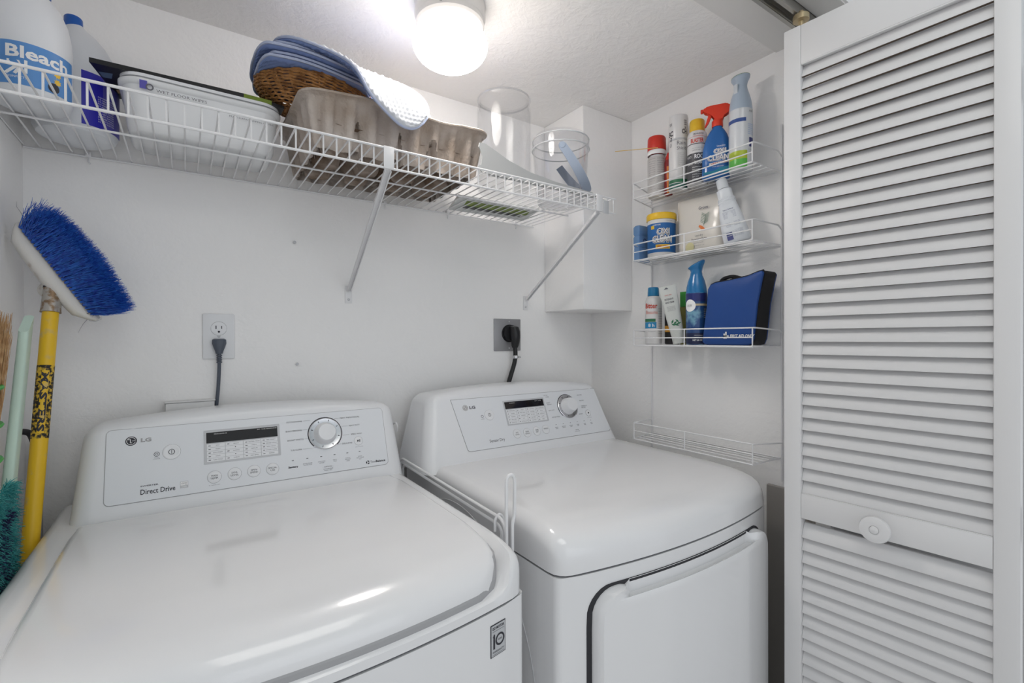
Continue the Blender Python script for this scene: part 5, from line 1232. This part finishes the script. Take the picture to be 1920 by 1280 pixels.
# natural broom, seen at the very edge
nb = thing('straw_broom', 'upturned straw broom held by a green plastic ring at the left edge', 'broom', (-.262, 1.02, 0))
STR = mat('straw', (.34, .18, .07), .7, vary=(80, (.55, .36, .18), .4, .65)); GRP = mat('plastic_green', (.01, .40, .05), .35)
def straw(i):
    a = random.uniform(-1, 1); q = random.uniform(-1, 1)
    r0_ = Vector((-.268+q*.006, 1.070+a*.030, 1.10)); tip = Vector((-.262+q*.014, 1.085+a*.085, 1.355+random.uniform(-.03, .015)))
    mid = (r0_+tip)/2+Vector((random.gauss(0, .002), random.gauss(0, .006), 0)); return [r0_, mid, tip], .0011
part('straw', strands(1500, straw), STR, nb, kind='stuff')
b = bmesh.new()
for zz_, hy in ((1.245, .062), (1.185, .055), (1.13, .048)): tube([(-.264+.017*cos(a), 1.078+hy*sin(a), zz_) for a in [k*2*pi/28 for k in range(28)]], .0035, 6, b, closed=True)
part('binding_ring', b, GRP, nb)
part('binder', box(-.280, -.255, 1.045, 1.095, 1.095, 1.135, .006), GRP, nb)
part('stick', tube([(-.273, .74, .005), (-.272, 1.070, 1.10)], .0095, 14), GRP, nb)
# mint pole
mp = thing('mint_pole', 'pale mint green flat pole standing between the straw broom and the yellow handle', 'pole', (-.25, 1.12, 0))
b = bmesh.new(); rings = []
for p, hy in ((Vector((-.274, .83, .02)), .020), (Vector((-.245, 1.235, 1.352)), .023)):
    rings.append([b.verts.new(p+Vector((x, y, 0))) for x, y in rrect(-.007, .007, -hy, hy, .006, 4)])
for k, v in enumerate(rings[1]): v.co.z += (v.co.y-1.235)*.7
for k in range(len(rings[0])): b.faces.new((rings[0][k], rings[0][(k+1) % len(rings[0])], rings[1][(k+1) % len(rings[0])], rings[1][k]))
b.faces.new(rings[0][::-1]); b.faces.new(rings[1]); part('pole', b, mat('mint', (.58, .74, .64), .5), mp)
# teal duster
td = thing('duster_mop', 'fluffy teal and navy microfibre duster hanging low at the left edge', 'duster', (-.236, 1.03, .80))
part('core', box(-.240, -.232, .97, 1.085, .82, 1.075, .003), mat('duster_core', (.02, .16, .17), .8), td)
def fuzz(navy):
    def f(i):
        y = random.uniform(.955, 1.108); zz_ = random.uniform(.80, 1.092)
        stripe = (1.04+.02*sin(zz_*20)) < y < (1.075+.01*sin(zz_*30))
        if navy: y = random.uniform(1.020+.02*sin(zz_*18), 1.062+.01*sin(zz_*30)); zz_ = min(zz_, 1.05)
        y = min(y, 1.108-max(0, .95-zz_)*.3); r = Vector((-.237, y, zz_)); e = (y-1.025)/.065
        d = Vector((random.gauss(.5, .5), e*.7+random.gauss(0, .35)-.3, random.gauss(-.2, .5))).normalized()
        x = r+d*random.uniform(.008, .018)
        x.x = min(max(x.x, -.248), -.2235); return [r, (r+x)/2+Vector((0, random.gauss(0, .002), .002)), x], .0012
    return f
part('teal_fibres', strands(4200, fuzz(0)), mat('fibre_teal', (.02, .22, .23), .8, vary=(60, (.08, .38, .37), .4, .6)), td, kind='stuff')
part('navy_fibres', strands(1500, fuzz(1)), mat('fibre_navy', (.015, .02, .08), .8), td, kind='stuff')
part('hanging_stick', tube([(-.236, 1.03, 1.07), (-.270, .98, 1.16)], .004, 8), mat('mop_stick', (.35, .30, .20), .5), td)
# dark brush tuft at the left end of the shelf
tf = thing('dark_brush', 'dark bristly brush tip at the left edge in front of the bleach bottle', 'brush', (-.262, 1.06, ZT))
part('brush_block', box(-.280, -.258, 1.045, 1.095, ZT, ZT+.012, .003), WHITE, tf)
def dk_(i):
    r = Vector((random.uniform(-.278, -.261), random.uniform(1.05, 1.09), ZT+.011)); tip = r+Vector((random.gauss(.004, .004), random.gauss(0, .008), random.uniform(.05, .085))); return [r, (r+tip)/2+Vector((random.gauss(0, .002), random.gauss(0, .002), 0)), tip], .0009
part('bristles', strands(260, dk_), mat('bristle_dark', (.10, .09, .09), .7), tf, kind='stuff')
# hose behind the washer
hs = thing('drain_hose', 'grey hose with black end curving up behind the brooms in the left corner', 'hose', (-.26, 1.36, 0))
part('hose', tube(fillet([(-.262, 1.395, .004), (-.262, 1.395, 1.02), (-.262, 1.38, 1.10)], .05, 6), .008, 12), LGREY, hs)
part('hose_end', tube(fillet([(-.262, 1.379, 1.104), (-.266, 1.36, 1.135), (-.284, 1.34, 1.14)], .03, 5), .006, 12), DARK, hs)
